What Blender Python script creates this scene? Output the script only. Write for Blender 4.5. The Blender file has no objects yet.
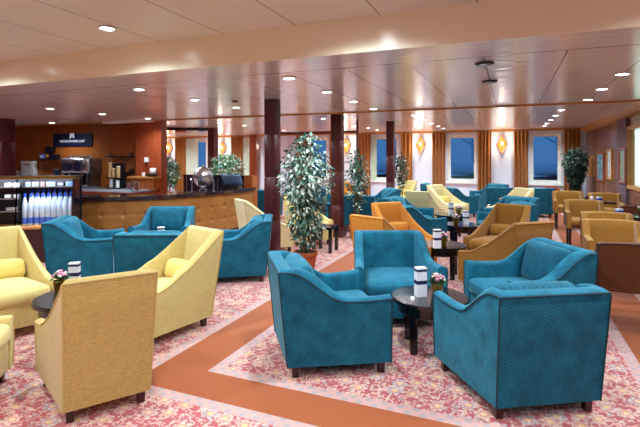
import bpy, bmesh, math, random
from mathutils import Vector, Matrix
random.seed(7)
S = bpy.context.scene
COL = S.collection
PI = math.pi

# ------------------------------------------------------------------ camera frame
FPX, UC, VH, HC = 455.0, 320.0, 158.0, 1.55
TH = math.atan(190.0 / FPX)
CT, ST = math.cos(TH), math.sin(TH)
def P(xc, d):                      # lateral / depth from the standpoint -> room coordinates
    return (xc * CT - d * ST, xc * ST + d * CT)
def RZ(phi):                       # facing, degrees clockwise from the viewing direction
    return TH - math.radians(phi)
def tdir(u):
    t = (u - UC) / FPX
    return (CT * t - ST, ST * t + CT)
def on_y(u, Y):                    # u column on the plane y = Y -> x, depth
    dx, dy = tdir(u); d = Y / dy
    return dx * d, d
def on_x(u, X):
    dx, dy = tdir(u); d = X / dx
    return dy * d, d
def zat(v, d):
    return HC - (v - VH) * d / FPX

ZN, ZM, ZF = 2.71, 2.42, 2.54       # near, middle and far ceiling
YF, XR, XL, YB = 17.0, 2.28, -19.0, -5.0
YS, YT = 3.6, 8.2                   # soffit, step

# ------------------------------------------------------------------ materials
def new_mat(name):
    m = bpy.data.materials.new(name); m.use_nodes = True
    nt = m.node_tree
    b = nt.nodes['Principled BSDF']
    return m, nt, b
def srgb(r, g, b):
    def f(c):
        c /= 255.0
        return c / 12.92 if c <= 0.04045 else ((c + 0.055) / 1.055) ** 2.4
    return (f(r), f(g), f(b), 1)
def N(nt, t, **kw):
    n = nt.nodes.new(t)
    for k, v in kw.items():
        setattr(n, k, v)
    return n
def L(nt, a, b): nt.links.new(a, b)
def math_node(nt, op, a, b=None, c=None):
    n = N(nt, 'ShaderNodeMath', operation=op)
    for i, x in enumerate((a, b, c)):
        if x is None: continue
        if isinstance(x, (int, float)): n.inputs[i].default_value = x
        else: L(nt, x, n.inputs[i])
    return n.outputs[0]
def mixc(nt, fac, a, b):
    n = N(nt, 'ShaderNodeMix', data_type='RGBA')
    if isinstance(fac, (int, float)): n.inputs[0].default_value = fac
    else: L(nt, fac, n.inputs[0])
    for i, x in ((6, a), (7, b)):
        if isinstance(x, tuple): n.inputs[i].default_value = x
        else: L(nt, x, n.inputs[i])
    return n.outputs[2]
def coords(nt, kind='Object', scale=(1, 1, 1)):
    tc = N(nt, 'ShaderNodeTexCoord')
    mp = N(nt, 'ShaderNodeMapping'); mp.inputs['Scale'].default_value = scale
    L(nt, tc.outputs[kind], mp.inputs[0])
    return mp.outputs[0]
def noise(nt, vec, scale, detail=3, rough=.55):
    n = N(nt, 'ShaderNodeTexNoise'); n.inputs['Scale'].default_value = scale
    n.inputs['Detail'].default_value = detail; n.inputs['Roughness'].default_value = rough
    L(nt, vec, n.inputs['Vector']); return n.outputs['Fac']
def ramp(nt, fac, stops):
    r = N(nt, 'ShaderNodeValToRGB')
    e = r.color_ramp.elements
    while len(e) < len(stops): e.new(.5)
    for el, (p, c) in zip(e, stops): el.position = p; el.color = c
    L(nt, fac, r.inputs[0]); return r.outputs[0]
def bump(nt, b, h, strength, dist=.01):
    n = N(nt, 'ShaderNodeBump'); n.inputs['Strength'].default_value = strength
    n.inputs['Distance'].default_value = dist
    L(nt, h, n.inputs['Height']); L(nt, n.outputs[0], b.inputs['Normal'])
def plain(name, col, rough=.5, metal=0, emit=None, es=0, spec=None, coat=0):
    m, nt, b = new_mat(name)
    b.inputs['Base Color'].default_value = col
    b.inputs['Roughness'].default_value = rough; b.inputs['Metallic'].default_value = metal
    if emit: b.inputs['Emission Color'].default_value = emit; b.inputs['Emission Strength'].default_value = es
    if spec is not None: b.inputs['Specular IOR Level'].default_value = spec
    if coat: b.inputs['Coat Weight'].default_value = coat
    return m
def fabric(name, c1, c2, weave=260, sheen=.4, chevron=False, sheencol=None):
    m, nt, b = new_mat(name)
    v = coords(nt)
    big = noise(nt, v, 9, 5, .65)
    col = ramp(nt, big, [(.3, c1), (.72, c2)])
    h = noise(nt, coords(nt, scale=(1, 1, .25)), weave, 2)
    if chevron:
        sp = N(nt, 'ShaderNodeSeparateXYZ'); L(nt, v, sp.inputs[0])
        a = math_node(nt, 'ADD', sp.outputs[0], math_node(nt, 'MULTIPLY', sp.outputs[1], .9))
        zz = math_node(nt, 'PINGPONG', a, .021)
        w = math_node(nt, 'PINGPONG', math_node(nt, 'ADD', sp.outputs[2], math_node(nt, 'MULTIPLY', zz, .75)), .0095)
        k = math_node(nt, 'GREATER_THAN', w, .0052)
        dark = mixc(nt, .6, col, (c1[0] * .22, c1[1] * .22, c1[2] * .25, 1))
        col = mixc(nt, k, col, dark)
    L(nt, col, b.inputs['Base Color'])
    b.inputs['Roughness'].default_value = .75
    b.inputs['Specular IOR Level'].default_value = .25
    b.inputs['Sheen Weight'].default_value = sheen
    b.inputs['Sheen Roughness'].default_value = .4
    b.inputs['Sheen Tint'].default_value = sheencol or (1, 1, 1, 1)
    bump(nt, b, h, .25, .004)
    return m
def weave_fabric(name, c1, c2):
    m, nt, b = new_mat(name)
    h1 = noise(nt, coords(nt, scale=(240, 240, 24)), 1, 2)
    h2 = noise(nt, coords(nt, scale=(20, 20, 260)), 1, 2)
    f = math_node(nt, 'MULTIPLY', math_node(nt, 'ADD', h1, h2), .5)
    L(nt, ramp(nt, f, [(.36, c1), (.62, c2)]), b.inputs['Base Color'])
    b.inputs['Roughness'].default_value = .85; b.inputs['Specular IOR Level'].default_value = .2
    b.inputs['Sheen Weight'].default_value = .2
    bump(nt, b, f, .3, .004)
    return m
def wood(name, c1, c2, scale=(6, 6, .6), rough=.35, coat=.2):
    m, nt, b = new_mat(name)
    v = coords(nt, scale=scale)
    L(nt, ramp(nt, noise(nt, v, 5, 6, .6), [(.3, c1), (.7, c2)]), b.inputs['Base Color'])
    b.inputs['Roughness'].default_value = rough; b.inputs['Coat Weight'].default_value = coat
    return m

M = {}
TL1, TL2 = srgb(6, 80, 104), srgb(24, 120, 148)
M['teal'] = fabric('teal_velvet', TL1, TL2, sheen=.35, sheencol=(.35, .85, 1, 1))
M['teal_chev'] = fabric('teal_chevron_weave', TL1, TL2, chevron=True, sheen=.25, sheencol=(.35, .85, 1, 1))
M['teal_pipe'] = plain('teal_piping', srgb(8, 52, 66), .7)
M['yellow'] = weave_fabric('yellow_weave', srgb(200, 178, 106), srgb(222, 202, 136))
M['yellow_pipe'] = plain('yellow_seam', srgb(190, 160, 84), .8)
M['sand'] = weave_fabric('sand_weave', srgb(170, 142, 76), srgb(198, 170, 104))
M['sand_pipe'] = plain('sand_seam', srgb(190, 168, 108), .8)
M['cream'] = weave_fabric('cream_weave', srgb(212, 192, 134), srgb(238, 224, 176))
M['cream_pipe'] = plain('cream_seam', srgb(215, 195, 140), .8)
M['pillow'] = weave_fabric('yellow_pillow_weave', srgb(216, 190, 92), srgb(236, 214, 128))
M['orange'] = weave_fabric('orange_weave', srgb(186, 112, 28), srgb(212, 140, 48))
M['orange_pipe'] = plain('orange_seam', srgb(190, 116, 30), .8)
M['mustard'] = weave_fabric('mustard_weave', srgb(130, 84, 20), srgb(156, 104, 34))
M['mustard_pipe'] = plain('mustard_seam', srgb(160, 100, 24), .8)
M['gold'] = weave_fabric('gold_weave', srgb(138, 94, 32), srgb(168, 118, 52))
M['gold_pipe'] = plain('gold_seam', srgb(120, 76, 20), .8)
M['umber'] = weave_fabric('umber_weave', srgb(74, 36, 14), srgb(104, 54, 22))
M['umber_pipe'] = plain('umber_seam', srgb(40, 22, 14), .8)
M['rust'] = weave_fabric('rust_weave', srgb(150, 66, 20), srgb(180, 88, 34))
M['rust_pipe'] = plain('rust_seam', srgb(120, 52, 20), .8)
M['legwood'] = plain('mahogany_leg', srgb(52, 20, 16), .35)
M['blackwood'] = plain('black_lacquer', srgb(14, 11, 16), .18, coat=.4)
M['blackleg'] = plain('black_leg', srgb(20, 15, 16), .35)
M['woodwall'] = wood('cherry_panel', srgb(146, 76, 28), srgb(176, 98, 42), (3, 3, .35), .3)
M['woodred'] = wood('red_cherry_panel', srgb(132, 56, 30), srgb(168, 78, 44), (3, 3, .35), .3)
M['woodgold'] = wood('honey_wood', srgb(176, 112, 48), srgb(206, 146, 74), (2, 2, 2), .3)
M['burgundy'] = plain('burgundy_leather', srgb(76, 22, 22), .34)
M['burgundy_d'] = plain('burgundy_seam', srgb(48, 14, 16), .5)
M['white'] = plain('white_wall', srgb(226, 238, 255), .6)
M['cream_wall'] = plain('cream_wall_paint', srgb(214, 198, 176), .6)
M['frame_white'] = plain('window_white', srgb(242, 245, 240), .4)
M['metal'] = plain('brushed_steel', srgb(190, 195, 205), .25, 1)
M['dkmetal'] = plain('dark_metal', srgb(50, 50, 55), .35, .8)
M['brass'] = plain('aged_brass', srgb(150, 118, 46), .32, .9)
M['lens'] = plain('lamp_lens', (1, 1, 1, 1), .4, emit=(.95, .97, 1, 1), es=14)
M['trimring'] = plain('lamp_ring', srgb(230, 228, 224), .3, .3)
M['bulb'] = plain('wall_bulb', (1, .9, .7, 1), .4, emit=(1, .85, .6, 1), es=5)
M['amber'] = plain('amber_glass', srgb(190, 92, 28), .3, emit=(1, .45, .12, 1), es=.12)
M['navy'] = plain('navy_print', srgb(22, 26, 74), .5)
M['paper'] = plain('white_card', srgb(236, 238, 246), .5)
M['sign'] = plain('navy_sign_board', srgb(22, 22, 52), .35)
M['signtext'] = plain('sign_lettering', srgb(225, 228, 240), .4)
M['terracotta'] = plain('terracotta', srgb(170, 84, 46), .65)
M['soil'] = plain('potting_soil', srgb(50, 36, 26), .95)
M['bark'] = plain('bark', srgb(112, 84, 56), .9)
M['black'] = plain('black_plastic', srgb(16, 16, 20), .35)
M['leaf_d'] = plain('leaf_dark', srgb(30, 66, 52), .45)
M['leaf_m'] = plain('leaf_mid', srgb(82, 126, 108), .45)
M['leaf_p'] = plain('leaf_pale', srgb(206, 222, 206), .5)
M['leaf_g'] = plain('leaf_fresh', srgb(64, 116, 40), .45)
M['leaf_k'] = plain('leaf_deep', srgb(24, 48, 30), .5)
M['pink'] = plain('pink_petal', srgb(232, 150, 176), .6)
M['petal_w'] = plain('pale_petal', srgb(246, 226, 226), .6)
M['bluecap'] = plain('blue_cap', srgb(30, 70, 190), .4)
M['bluelabel'] = plain('blue_label', srgb(60, 100, 200), .5)
M['red'] = plain('red_print', srgb(200, 50, 50), .5)
M['pinkish'] = plain('pale_pink_card', srgb(150, 96, 106), .5)
M['granite'] = plain('dark_polished_counter', srgb(48, 32, 34), .12, coat=.5)
M['greystone'] = plain('grey_stone_counter', srgb(150, 156, 166), .25)
M['porcelain'] = plain('porcelain', srgb(236, 236, 238), .2)
M['kraft'] = plain('kraft_cups', srgb(206, 176, 120), .6)
M['purplewall'] = plain('plum_wall_cloth', srgb(98, 72, 82), .7)
M['sheer'] = plain('sheer_cloth', srgb(216, 232, 214), .8)
M['darkglass'] = plain('smoked_glass', srgb(26, 24, 38), .08)
M['pipe'] = plain('maroon_paint', srgb(96, 40, 48), .4)
M['redrail'] = M['pipe']
M['packgrey'] = plain('grey_pack', srgb(130, 136, 146), .5)
M['packblue'] = plain('pale_blue_pack', srgb(110, 140, 165), .5)

def curtain_mat():
    m, nt, b = new_mat('amber_curtain_velvet')
    c = ramp(nt, noise(nt, coords(nt, scale=(24, 3, .5)), 4, 3), [(.35, srgb(142, 84, 18)), (.7, srgb(186, 118, 38))])
    L(nt, c, b.inputs['Base Color']); b.inputs['Roughness'].default_value = .8
    b.inputs['Sheen Weight'].default_value = .3
    return m
M['curtain'] = curtain_mat()

def leather_tan():
    m, nt, b = new_mat('tan_tufted_leather')
    c = ramp(nt, noise(nt, coords(nt), 5, 4), [(.3, srgb(140, 90, 38)), (.7, srgb(160, 106, 50))])
    L(nt, c, b.inputs['Base Color']); b.inputs['Roughness'].default_value = .38
    return m
M['tan'] = leather_tan()

def glass_mat(name, col, rough=0.02):
    m, nt, b = new_mat(name)
    b.inputs['Base Color'].default_value = col; b.inputs['Roughness'].default_value = rough
    b.inputs['Transmission Weight'].default_value = 1; b.inputs['IOR'].default_value = 1.12
    return m
M['pane'] = glass_mat('window_pane_glass', (.92, .96, 1, 1))
M['bottleglass'] = plain('clear_bottle_plastic', srgb(206, 226, 246), .15)
M['bottleglass'].node_tree.nodes['Principled BSDF'].inputs['Transmission Weight'].default_value = .2

def fr(nt, x, period, off=0):       # 0..1 within each period
    y = math_node(nt, 'DIVIDE', math_node(nt, 'ADD', x, off), period)
    return math_node(nt, 'FRACT', y)
def line_mask(nt, x, period, off, w):
    f = fr(nt, x, period, off)
    d = math_node(nt, 'ABSOLUTE', math_node(nt, 'SUBTRACT', f, .5))
    return math_node(nt, 'GREATER_THAN', d, .5 - w / period / 2)
def ceiling_mat(name, c1, c2, rough, metal, px, ox, plank, seamcol, ydist=None):
    m, nt, b = new_mat(name)
    tc = N(nt, 'ShaderNodeTexCoord'); sp = N(nt, 'ShaderNodeSeparateXYZ')
    L(nt, tc.outputs['Object'], sp.inputs[0])
    x, y = sp.outputs[0], sp.outputs[1]
    base = ramp(nt, noise(nt, coords(nt, scale=(1, .5, 1)), 1.6, 3), [(.3, c1), (.7, c2)])
    seam = line_mask(nt, x, px, ox, .011)
    if ydist is not None:
        dy = math_node(nt, 'ABSOLUTE', math_node(nt, 'SUBTRACT', y, ydist))
        edge = math_node(nt, 'GREATER_THAN', y, ydist + .004)
        seam = math_node(nt, 'MULTIPLY', seam, edge)
        seam = math_node(nt, 'MAXIMUM', seam, math_node(nt, 'LESS_THAN', dy, .008))
    col = mixc(nt, seam, base, seamcol)
    if plank:
        pl = line_mask(nt, y, plank, 0, .006)
        col = mixc(nt, math_node(nt, 'MULTIPLY', pl, .25), col, seamcol)
    L(nt, col, b.inputs['Base Color'])
    b.inputs['Roughness'].default_value = rough; b.inputs['Metallic'].default_value = metal
    h = noise(nt, coords(nt, scale=(1.2, 3.2, 1)), 2.2, 2)
    if plank:
        f = fr(nt, y, plank)
        h = math_node(nt, 'ADD', math_node(nt, 'MULTIPLY', h, 1.0), math_node(nt, 'MULTIPLY', math_node(nt, 'SINE', math_node(nt, 'MULTIPLY', f, PI)), .10))
    bump(nt, b, h, .12, .05)
    return m
M['ceil_near'] = ceiling_mat('cream_ceiling_panels', srgb(214, 210, 198), srgb(224, 219, 206), .28, .0, .75, 2.1 + .375, None, srgb(120, 96, 80))
M['ceil_mid'] = ceiling_mat('bronze_gloss_ceiling', srgb(240, 230, 224), srgb(248, 240, 234), .2, .35, .64, .53 + .32, .16, srgb(92, 70, 60), YS + .55)
M['ceil_far'] = ceiling_mat('bronze_gloss_ceiling_far', srgb(240, 230, 224), srgb(248, 240, 234), .2, .35, .64, .53 + .32, .16, srgb(92, 70, 60))
M['soffit'] = plain('cream_gloss_soffit', srgb(234, 226, 202), .22)
M['woodright'] = wood('brown_wall_panel', srgb(112, 74, 62), srgb(140, 98, 82), (2, 2, .4), .25, .4)

def carpet():
    m, nt, b = new_mat('floral_carpet')
    tc = N(nt, 'ShaderNodeTexCoord'); sp = N(nt, 'ShaderNodeSeparateXYZ')
    L(nt, tc.outputs['Object'], sp.inputs[0])
    x, y = sp.outputs[0], sp.outputs[1]
    vec = tc.outputs['Object']
    nz = N(nt, 'ShaderNodeTexNoise'); nz.inputs['Scale'].default_value = 2.4; nz.inputs['Detail'].default_value = 1; L(nt, vec, nz.inputs['Vector'])
    def flowers(scale, petals, r0, amp):
        v = N(nt, 'ShaderNodeTexVoronoi', feature='F1', voronoi_dimensions='2D'); v.inputs['Scale'].default_value = scale
        v.inputs['Randomness'].default_value = .7
        L(nt, vec, v.inputs['Vector'])
        df = N(nt, 'ShaderNodeVectorMath', operation='SUBTRACT'); L(nt, vec, df.inputs[0]); L(nt, v.outputs['Position'], df.inputs[1])
        q = N(nt, 'ShaderNodeSeparateXYZ'); L(nt, df.outputs[0], q.inputs[0])
        ang = math_node(nt, 'ARCTAN2', q.outputs[1], q.outputs[0])
        rad = math_node(nt, 'ADD', math_node(nt, 'MULTIPLY', math_node(nt, 'COSINE', math_node(nt, 'MULTIPLY', ang, petals)), amp), r0)
        c = N(nt, 'ShaderNodeSeparateColor'); L(nt, v.outputs['Color'], c.inputs[0])
        rel = math_node(nt, 'DIVIDE', v.outputs['Distance'], rad)
        return rel, c.outputs[0]
    def lt(a, b): return math_node(nt, 'LESS_THAN', a, b)
    base = mixc(nt, noise(nt, vec, 3, 3), srgb(166, 72, 76), srgb(184, 94, 94))
    rel, rc = flowers(6.2, 6, .32, .07)
    halo = mixc(nt, .75, base, srgb(178, 62, 74))
    col = mixc(nt, math_node(nt, 'MULTIPLY', lt(rel, 1.25), .8), base, halo)
    n2 = N(nt, 'ShaderNodeTexNoise'); n2.inputs['Scale'].default_value = 11; n2.inputs['Detail'].default_value = .5; L(nt, vec, n2.inputs['Vector'])
    vine = lt(math_node(nt, 'ABSOLUTE', math_node(nt, 'SUBTRACT', n2.outputs['Fac'], .5)), .022)
    col = mixc(nt, math_node(nt, 'MULTIPLY', vine, .75), col, srgb(226, 196, 180))
    r2, c2 = flowers(15, 5, .27, .08)
    pick = ramp(nt, c2, [(.0, srgb(214, 186, 172)), (.35, srgb(208, 172, 146)), (.5, srgb(140, 152, 162)), (.72, srgb(172, 66, 78)), (.9, srgb(224, 160, 156))])
    col = mixc(nt, math_node(nt, 'MULTIPLY', lt(r2, 1), .75), col, pick)
    col = mixc(nt, math_node(nt, 'MULTIPLY', lt(r2, .4), .8), col, srgb(206, 150, 110))
    pet = ramp(nt, rc, [(.0, srgb(214, 186, 164)), (.5, srgb(210, 168, 152)), (.8, srgb(160, 168, 172))])
    col = mixc(nt, math_node(nt, 'MULTIPLY', lt(rel, 1), .75), col, pet)
    col = mixc(nt, math_node(nt, 'MULTIPLY', lt(rel, .62), .8), col, srgb(206, 126, 122))
    col = mixc(nt, math_node(nt, 'MULTIPLY', lt(rel, .36), .9), col, srgb(222, 190, 130))
    r3, c3 = flowers(30, 4, .24, .09)
    col = mixc(nt, math_node(nt, 'MULTIPLY', math_node(nt, 'MULTIPLY', lt(r3, 1), lt(c3, .6)), .6), col, srgb(234, 214, 204))
    # plain orange bands with pale borders
    def band(c, lo, hi):
        return math_node(nt, 'MULTIPLY', math_node(nt, 'GREATER_THAN', c, lo), math_node(nt, 'LESS_THAN', c, hi))
    def OR(a, b): return math_node(nt, 'MAXIMUM', a, b)
    def AND(a, b): return math_node(nt, 'MULTIPLY', a, b)
    X0, X1, Y0, Y1, X2, X3 = -2.42, -2.03, 2.42, 2.74, .9, 1.3
    def outline(g):   # bands grown by g
        a = AND(band(x, X0 - g, X1 + g), math_node(nt, 'GREATER_THAN', y, Y0 - g))
        c = AND(band(y, Y0 - g, Y1 + g), band(x, X0 - g, X3 + g))
        d = AND(band(x, X2 - g, X3 + g), math_node(nt, 'GREATER_THAN', y, Y0 - g))
        e = band(x, -5.6 - g, -5.25 + g)
        return OR(OR(a, c), OR(d, e))
    bord = outline(.09)
    dots = math_node(nt, 'GREATER_THAN', math_node(nt, 'MULTIPLY', math_node(nt, 'SINE', math_node(nt, 'MULTIPLY', x, 62)), math_node(nt, 'SINE', math_node(nt, 'MULTIPLY', y, 62))), .25)
    bcol = mixc(nt, math_node(nt, 'MULTIPLY', dots, .6), srgb(204, 158, 150), srgb(146, 154, 160))
    col = mixc(nt, bord, col, bcol)
    org = mixc(nt, noise(nt, coords(nt, scale=(40, 40, 1)), 4, 3), srgb(142, 66, 24), srgb(170, 88, 38))
    col = mixc(nt, outline(0), col, org)
    L(nt, col, b.inputs['Base Color'])
    b.inputs['Roughness'].default_value = .95; b.inputs['Specular IOR Level'].default_value = .1
    b.inputs['Sheen Weight'].default_value = .3
    bump(nt, b, noise(nt, vec, 220, 2), .3, .004)
    return m
M['carpet'] = carpet()
def art_mat(i, ca, cb, cc):
    m, nt, b = new_mat('framed_print_%d' % i)
    L(nt, ramp(nt, noise(nt, coords(nt), 4 + i, 4), [(.3, ca), (.5, cb), (.7, cc)]), b.inputs['Base Color'])
    b.inputs['Roughness'].default_value = .15
    return m

# ------------------------------------------------------------------ mesh builder
class MB:
    def __init__(s): s.v = []; s.f = []; s.m = []
    def add(s, vs, fs, mi=0):
        o = len(s.v); s.v += [tuple(a) for a in vs]
        s.f += [tuple(i + o for i in f) for f in fs]; s.m += [mi] * len(fs); return s
    def box(s, c, sz, mi=0, rz=0, taper=1, shear=(0, 0)):
        vs = []
        for z in (-1, 1):
            k = taper if z < 0 else 1
            for x, y in ((-1, -1), (1, -1), (1, 1), (-1, 1)):
                a, b = x * sz[0] / 2 * k, y * sz[1] / 2 * k
                a, b = a * math.cos(rz) - b * math.sin(rz), a * math.sin(rz) + b * math.cos(rz)
                vs.append((c[0] + a + shear[0] * z, c[1] + b + shear[1] * z, c[2] + z * sz[2] / 2))
        return s.add(vs, [(3, 2, 1, 0), (4, 5, 6, 7), (0, 1, 5, 4), (1, 2, 6, 5), (2, 3, 7, 6), (3, 0, 4, 7)], mi)
    def b2(s, x0, x1, y0, y1, z0, z1, mi=0):
        return s.box(((x0 + x1) / 2, (y0 + y1) / 2, (z0 + z1) / 2), (x1 - x0, y1 - y0, z1 - z0), mi)
    def rings(s, rings, close=True, caps=True, mi=0):
        n = len(rings[0]); vs = [p for r in rings for p in r]; fs = []
        for i in range(len(rings) - 1):
            for j in range(n if close else n - 1):
                k = (j + 1) % n
                fs.append((i * n + j, i * n + k, (i + 1) * n + k, (i + 1) * n + j))
        if caps and close:
            fs.append(tuple(range(n - 1, -1, -1))); o = (len(rings) - 1) * n
            fs.append(tuple(range(o, o + n)))
        return s.add(vs, fs, mi)
    def lathe(s, prof, c=(0, 0, 0), n=24, mi=0, caps=True):
        return s.rings([[(c[0] + r * math.cos(2 * PI * k / n), c[1] + r * math.sin(2 * PI * k / n), c[2] + z) for k in range(n)] for r, z in prof], True, caps, mi)
    def tube(s, pts, r, n=6, mi=0):
        pts = [Vector(p) for p in pts]; rs = r if isinstance(r, (list, tuple)) else [r] * len(pts)
        out = []; ref = None
        for i, p in enumerate(pts):
            t = (pts[min(i + 1, len(pts) - 1)] - pts[max(i - 1, 0)]).normalized()
            if ref is None:
                ref = Vector((0, 0, 1)) if abs(t.z) < .9 else Vector((1, 0, 0))
            a = t.cross(ref)
            if a.length < 1e-4: a = t.cross(Vector((0, 1, 0)))
            a.normalize(); b = t.cross(a).normalized(); ref = a.cross(t)
            out.append([tuple(p + (a * math.cos(2 * PI * k / n) + b * math.sin(2 * PI * k / n)) * rs[i]) for k in range(n)])
        return s.rings(out, True, True, mi)
    def rbox(s, c, sz, r, n=7, bulge=(0, 0, 0), fn=None, mi=0):
        """rounded box; bulge swells the faces"""
        hx, hy, hz = (a / 2 for a in sz)
        idx = {}; vs = []; fs = []
        g = [math.tanh(2.2 * (2 * i / n - 1)) / math.tanh(2.2) for i in range(n + 1)]
        def vert(p):
            key = tuple(round(a, 5) for a in p)
            if key in idx: return idx[key]
            q = Vector((p[0] * hx, p[1] * hy, p[2] * hz))
            cl = Vector((max(-hx + r, min(hx - r, q.x)), max(-hy + r, min(hy - r, q.y)), max(-hz + r, min(hz - r, q.z))))
            d = q - cl
            if d.length > 1e-9: q = cl + d.normalized() * r
            X, Y, Z = p
            q.x += X * bulge[0] * (1 - Y * Y) * (1 - Z * Z); q.y += Y * bulge[1] * (1 - X * X) * (1 - Z * Z)
            q.z += Z * bulge[2] * (1 - X * X) * (1 - Y * Y)
            if fn: q = Vector(fn(q))
            idx[key] = len(vs); vs.append((q.x + c[0], q.y + c[1], q.z + c[2])); return idx[key]
        for ax in range(3):
            for sg in (-1, 1):
                for i in range(n):
                    for j in range(n):
                        quad = []
                        for a, b in ((i, j), (i + 1, j), (i + 1, j + 1), (i, j + 1)):
                            p = [0, 0, 0]; p[ax] = sg; p[(ax + 1) % 3] = g[a]; p[(ax + 2) % 3] = g[b]
                            quad.append(vert(p))
                        fs.append(tuple(quad if sg > 0 else quad[::-1]))
        return s.add(vs, fs, mi)
    def build(s, name, mats, parent=None, smooth=None, loc=None, rz=0):
        me = bpy.data.meshes.new(name); me.from_pydata(s.v, [], s.f)
        if not isinstance(mats, (list, tuple)): mats = [mats]
        for a in mats: me.materials.append(a)
        if len(mats) > 1: me.polygons.foreach_set('material_index', s.m)
        if smooth is not None:
            me.polygons.foreach_set('use_smooth', [True] * len(me.polygons))
            me.set_sharp_from_angle(angle=math.radians(smooth))
        me.update(); me.validate()
        o = bpy.data.objects.new(name, me); COL.objects.link(o)
        if parent: o.parent = parent
        if loc: o.location = loc
        if rz: o.rotation_euler.z = rz
        return o
def tag(o, label, cat, group=None):
    o['label'] = label; o['category'] = cat
    if group: o['group'] = group
    return o
def thing(name, label, cat, loc=(0, 0, 0), rz=0, group=None):
    o = bpy.data.objects.new(name, None); COL.objects.link(o); o.empty_display_size = .1
    o.location = loc; o.rotation_euler.z = rz
    return tag(o, label, cat, group)
def struct(o): o['kind'] = 'structure'; return o
KIDS = {}
def dup(root, loc, rz, label, group=None):
    r = root.copy(); COL.objects.link(r); r.location = loc; r.rotation_euler.z = rz; r['label'] = label
    if group: r['group'] = group
    for ch in root.children:
        c = ch.copy(); COL.objects.link(c); c.parent = r
        for g in ch.children:
            d = g.copy(); COL.objects.link(d); d.parent = c
    return r

# ------------------------------------------------------------------ room shell
struct(MB().b2(XL, XR, YB, YF, -.1, 0).build('floor', M['carpet']))
struct(MB().b2(XL, XR, YB, YS, ZN, ZN + .1).build('ceiling', M['ceil_near']))
struct(MB().b2(XL, XR, YS, YT, ZM, ZM + .4).build('ceiling', M['ceil_mid']))
struct(MB().b2(XL, XR, YT, YF, ZF, ZF + .28).build('ceiling', M['ceil_far']))
struct(MB().b2(XL, XR, YS - .012, YS, ZM, ZN).build('trim_1', M['soffit']))
struct(MB().b2(XL, XR, YT - .06, YT + .02, ZM - .025, ZM).build('trim_2', M['woodgold']))
struct(MB().b2(XL, XR, YB - .1, YB, -.1, ZN + .1).build('wall_rear', M['cream_wall']))
struct(MB().b2(XL - .1, XL, YB - .1, YF + .1, -.1, ZN + .1).build('wall_left', M['cream_wall']))

# far wall with window openings -------------------------------------------------
WINS = [(185, 207), (242.5, 254), (309, 328), (371, 399), (447, 477.5), (529.5, 562)]
ZW0, ZW1 = .68, 2.40
xs = [XL]; wx = []
for a, b in WINS:
    x0, _ = on_y(a, YF); x1, _ = on_y(b, YF); wx.append((x0, x1)); xs += [x0, x1]
xs.append(XR + .1)
wb = MB(); vs = []; zs = [-.1, ZW0, ZW1, ZF + .3]
for z in zs:
    for x in xs: vs.append((x, YF, z))
fs = []; n = len(xs)
for j in range(3):
    for i in range(n - 1):
        if j == 1 and i % 2 == 1: continue
        fs.append((j * n + i, j * n + i + 1, (j + 1) * n + i + 1, (j + 1) * n + i))
wb.add(vs, fs); struct(wb.build('wall_back', M['white']))
for i, (x0, x1) in enumerate(wx):
    cx, w = (x0 + x1) / 2, x1 - x0
    fm = MB(); zc, hh = (ZW0 + ZW1) / 2, ZW1 - ZW0
    D = .16                        # deep white reveal, then the sash
    def ring(x0, x1, z0, z1, y0, y1, t, mb, mi=0):
        mb.b2(x0, x1, y0, y1, z1 - t, z1, mi); mb.b2(x0, x1, y0, y1, z0, z0 + t, mi)
        mb.b2(x0, x0 + t, y0, y1, z0 + t, z1 - t, mi); mb.b2(x1 - t, x1, y0, y1, z0 + t, z1 - t, mi)
    ring(-w / 2, w / 2, ZW0, ZW1, -.02, D, .05, fm)
    wroot = struct(fm.build('window_%d' % (i + 1), M['frame_white'], loc=(cx, YF, 0)))
    sm = MB(); ring(-w / 2 + .05, w / 2 - .05, ZW0 + .05, ZW1 - .05, D - .06, D, .075, sm)
    sm.build('sash', M['frame_white'], wroot)
    MB().b2(-w / 2 + .12, w / 2 - .12, D - .04, D - .03, ZW0 + .12, ZW1 - .12).build('pane', M['pane'], wroot)
    MB().b2(-w / 2 - .03, w / 2 + .03, -.10, -.02, ZW0 - .05, ZW0).build('sill', M['frame_white'], wroot)
# gold cornice along the far wall
struct(MB().b2(XL, XR, YF - .06, YF - .001, ZF - .07, ZF).build('trim_3', M['woodgold']))
struct(MB().b2(XL, XR, YF - .02, YF - .001, 0, .1).build('baseboard_back', M['white']))

# right wall -----------------------------------------------------------------------
ya, _ = on_x(629.5, XR)
YW1, YW0 = ya, ya - 1.9
rw = MB()
ysr = [YB, YW0, YW1, YF + .1]; zr = [-.1, 1.0, 2.12, ZN + .1]
vs = [(XR, y, z) for z in zr for y in ysr]; fs = []
for j in range(3):
    for i in range(3):
        if i == 1 and j == 1: continue
        fs.append((j * 4 + i, (j + 1) * 4 + i, (j + 1) * 4 + i + 1, j * 4 + i + 1))
rw.add(vs, fs); struct(rw.build('wall_right', M['woodright']))
fm = MB()
for (y0, y1, z0, z1) in ((YW0 - .06, YW1 + .06, 2.12, 2.2), (YW0 - .06, YW1 + .06, .92, 1.0), (YW0 - .06, YW0, 1, 2.12), (YW1, YW1 + .06, 1, 2.12)):
    fm.b2(XR - .04, XR + .1, y0, y1, z0, z1)
wr = struct(fm.build('window_7', M['woodgold']))
MB().b2(XR + .05, XR + .06, YW0, YW1, 1, 2.12).build('pane', M['pane'], wr)
struct(MB().b2(XR + .5, XR + .55, YW0 - 1, YW1 + 6, .2, 3.0).build('wall_beyond', plain('pale_green_room_glow', srgb(190, 214, 200), .7, emit=srgb(190, 220, 205), es=.8)))  # wall glows by emission, standing in for the light of the room beyond
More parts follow.
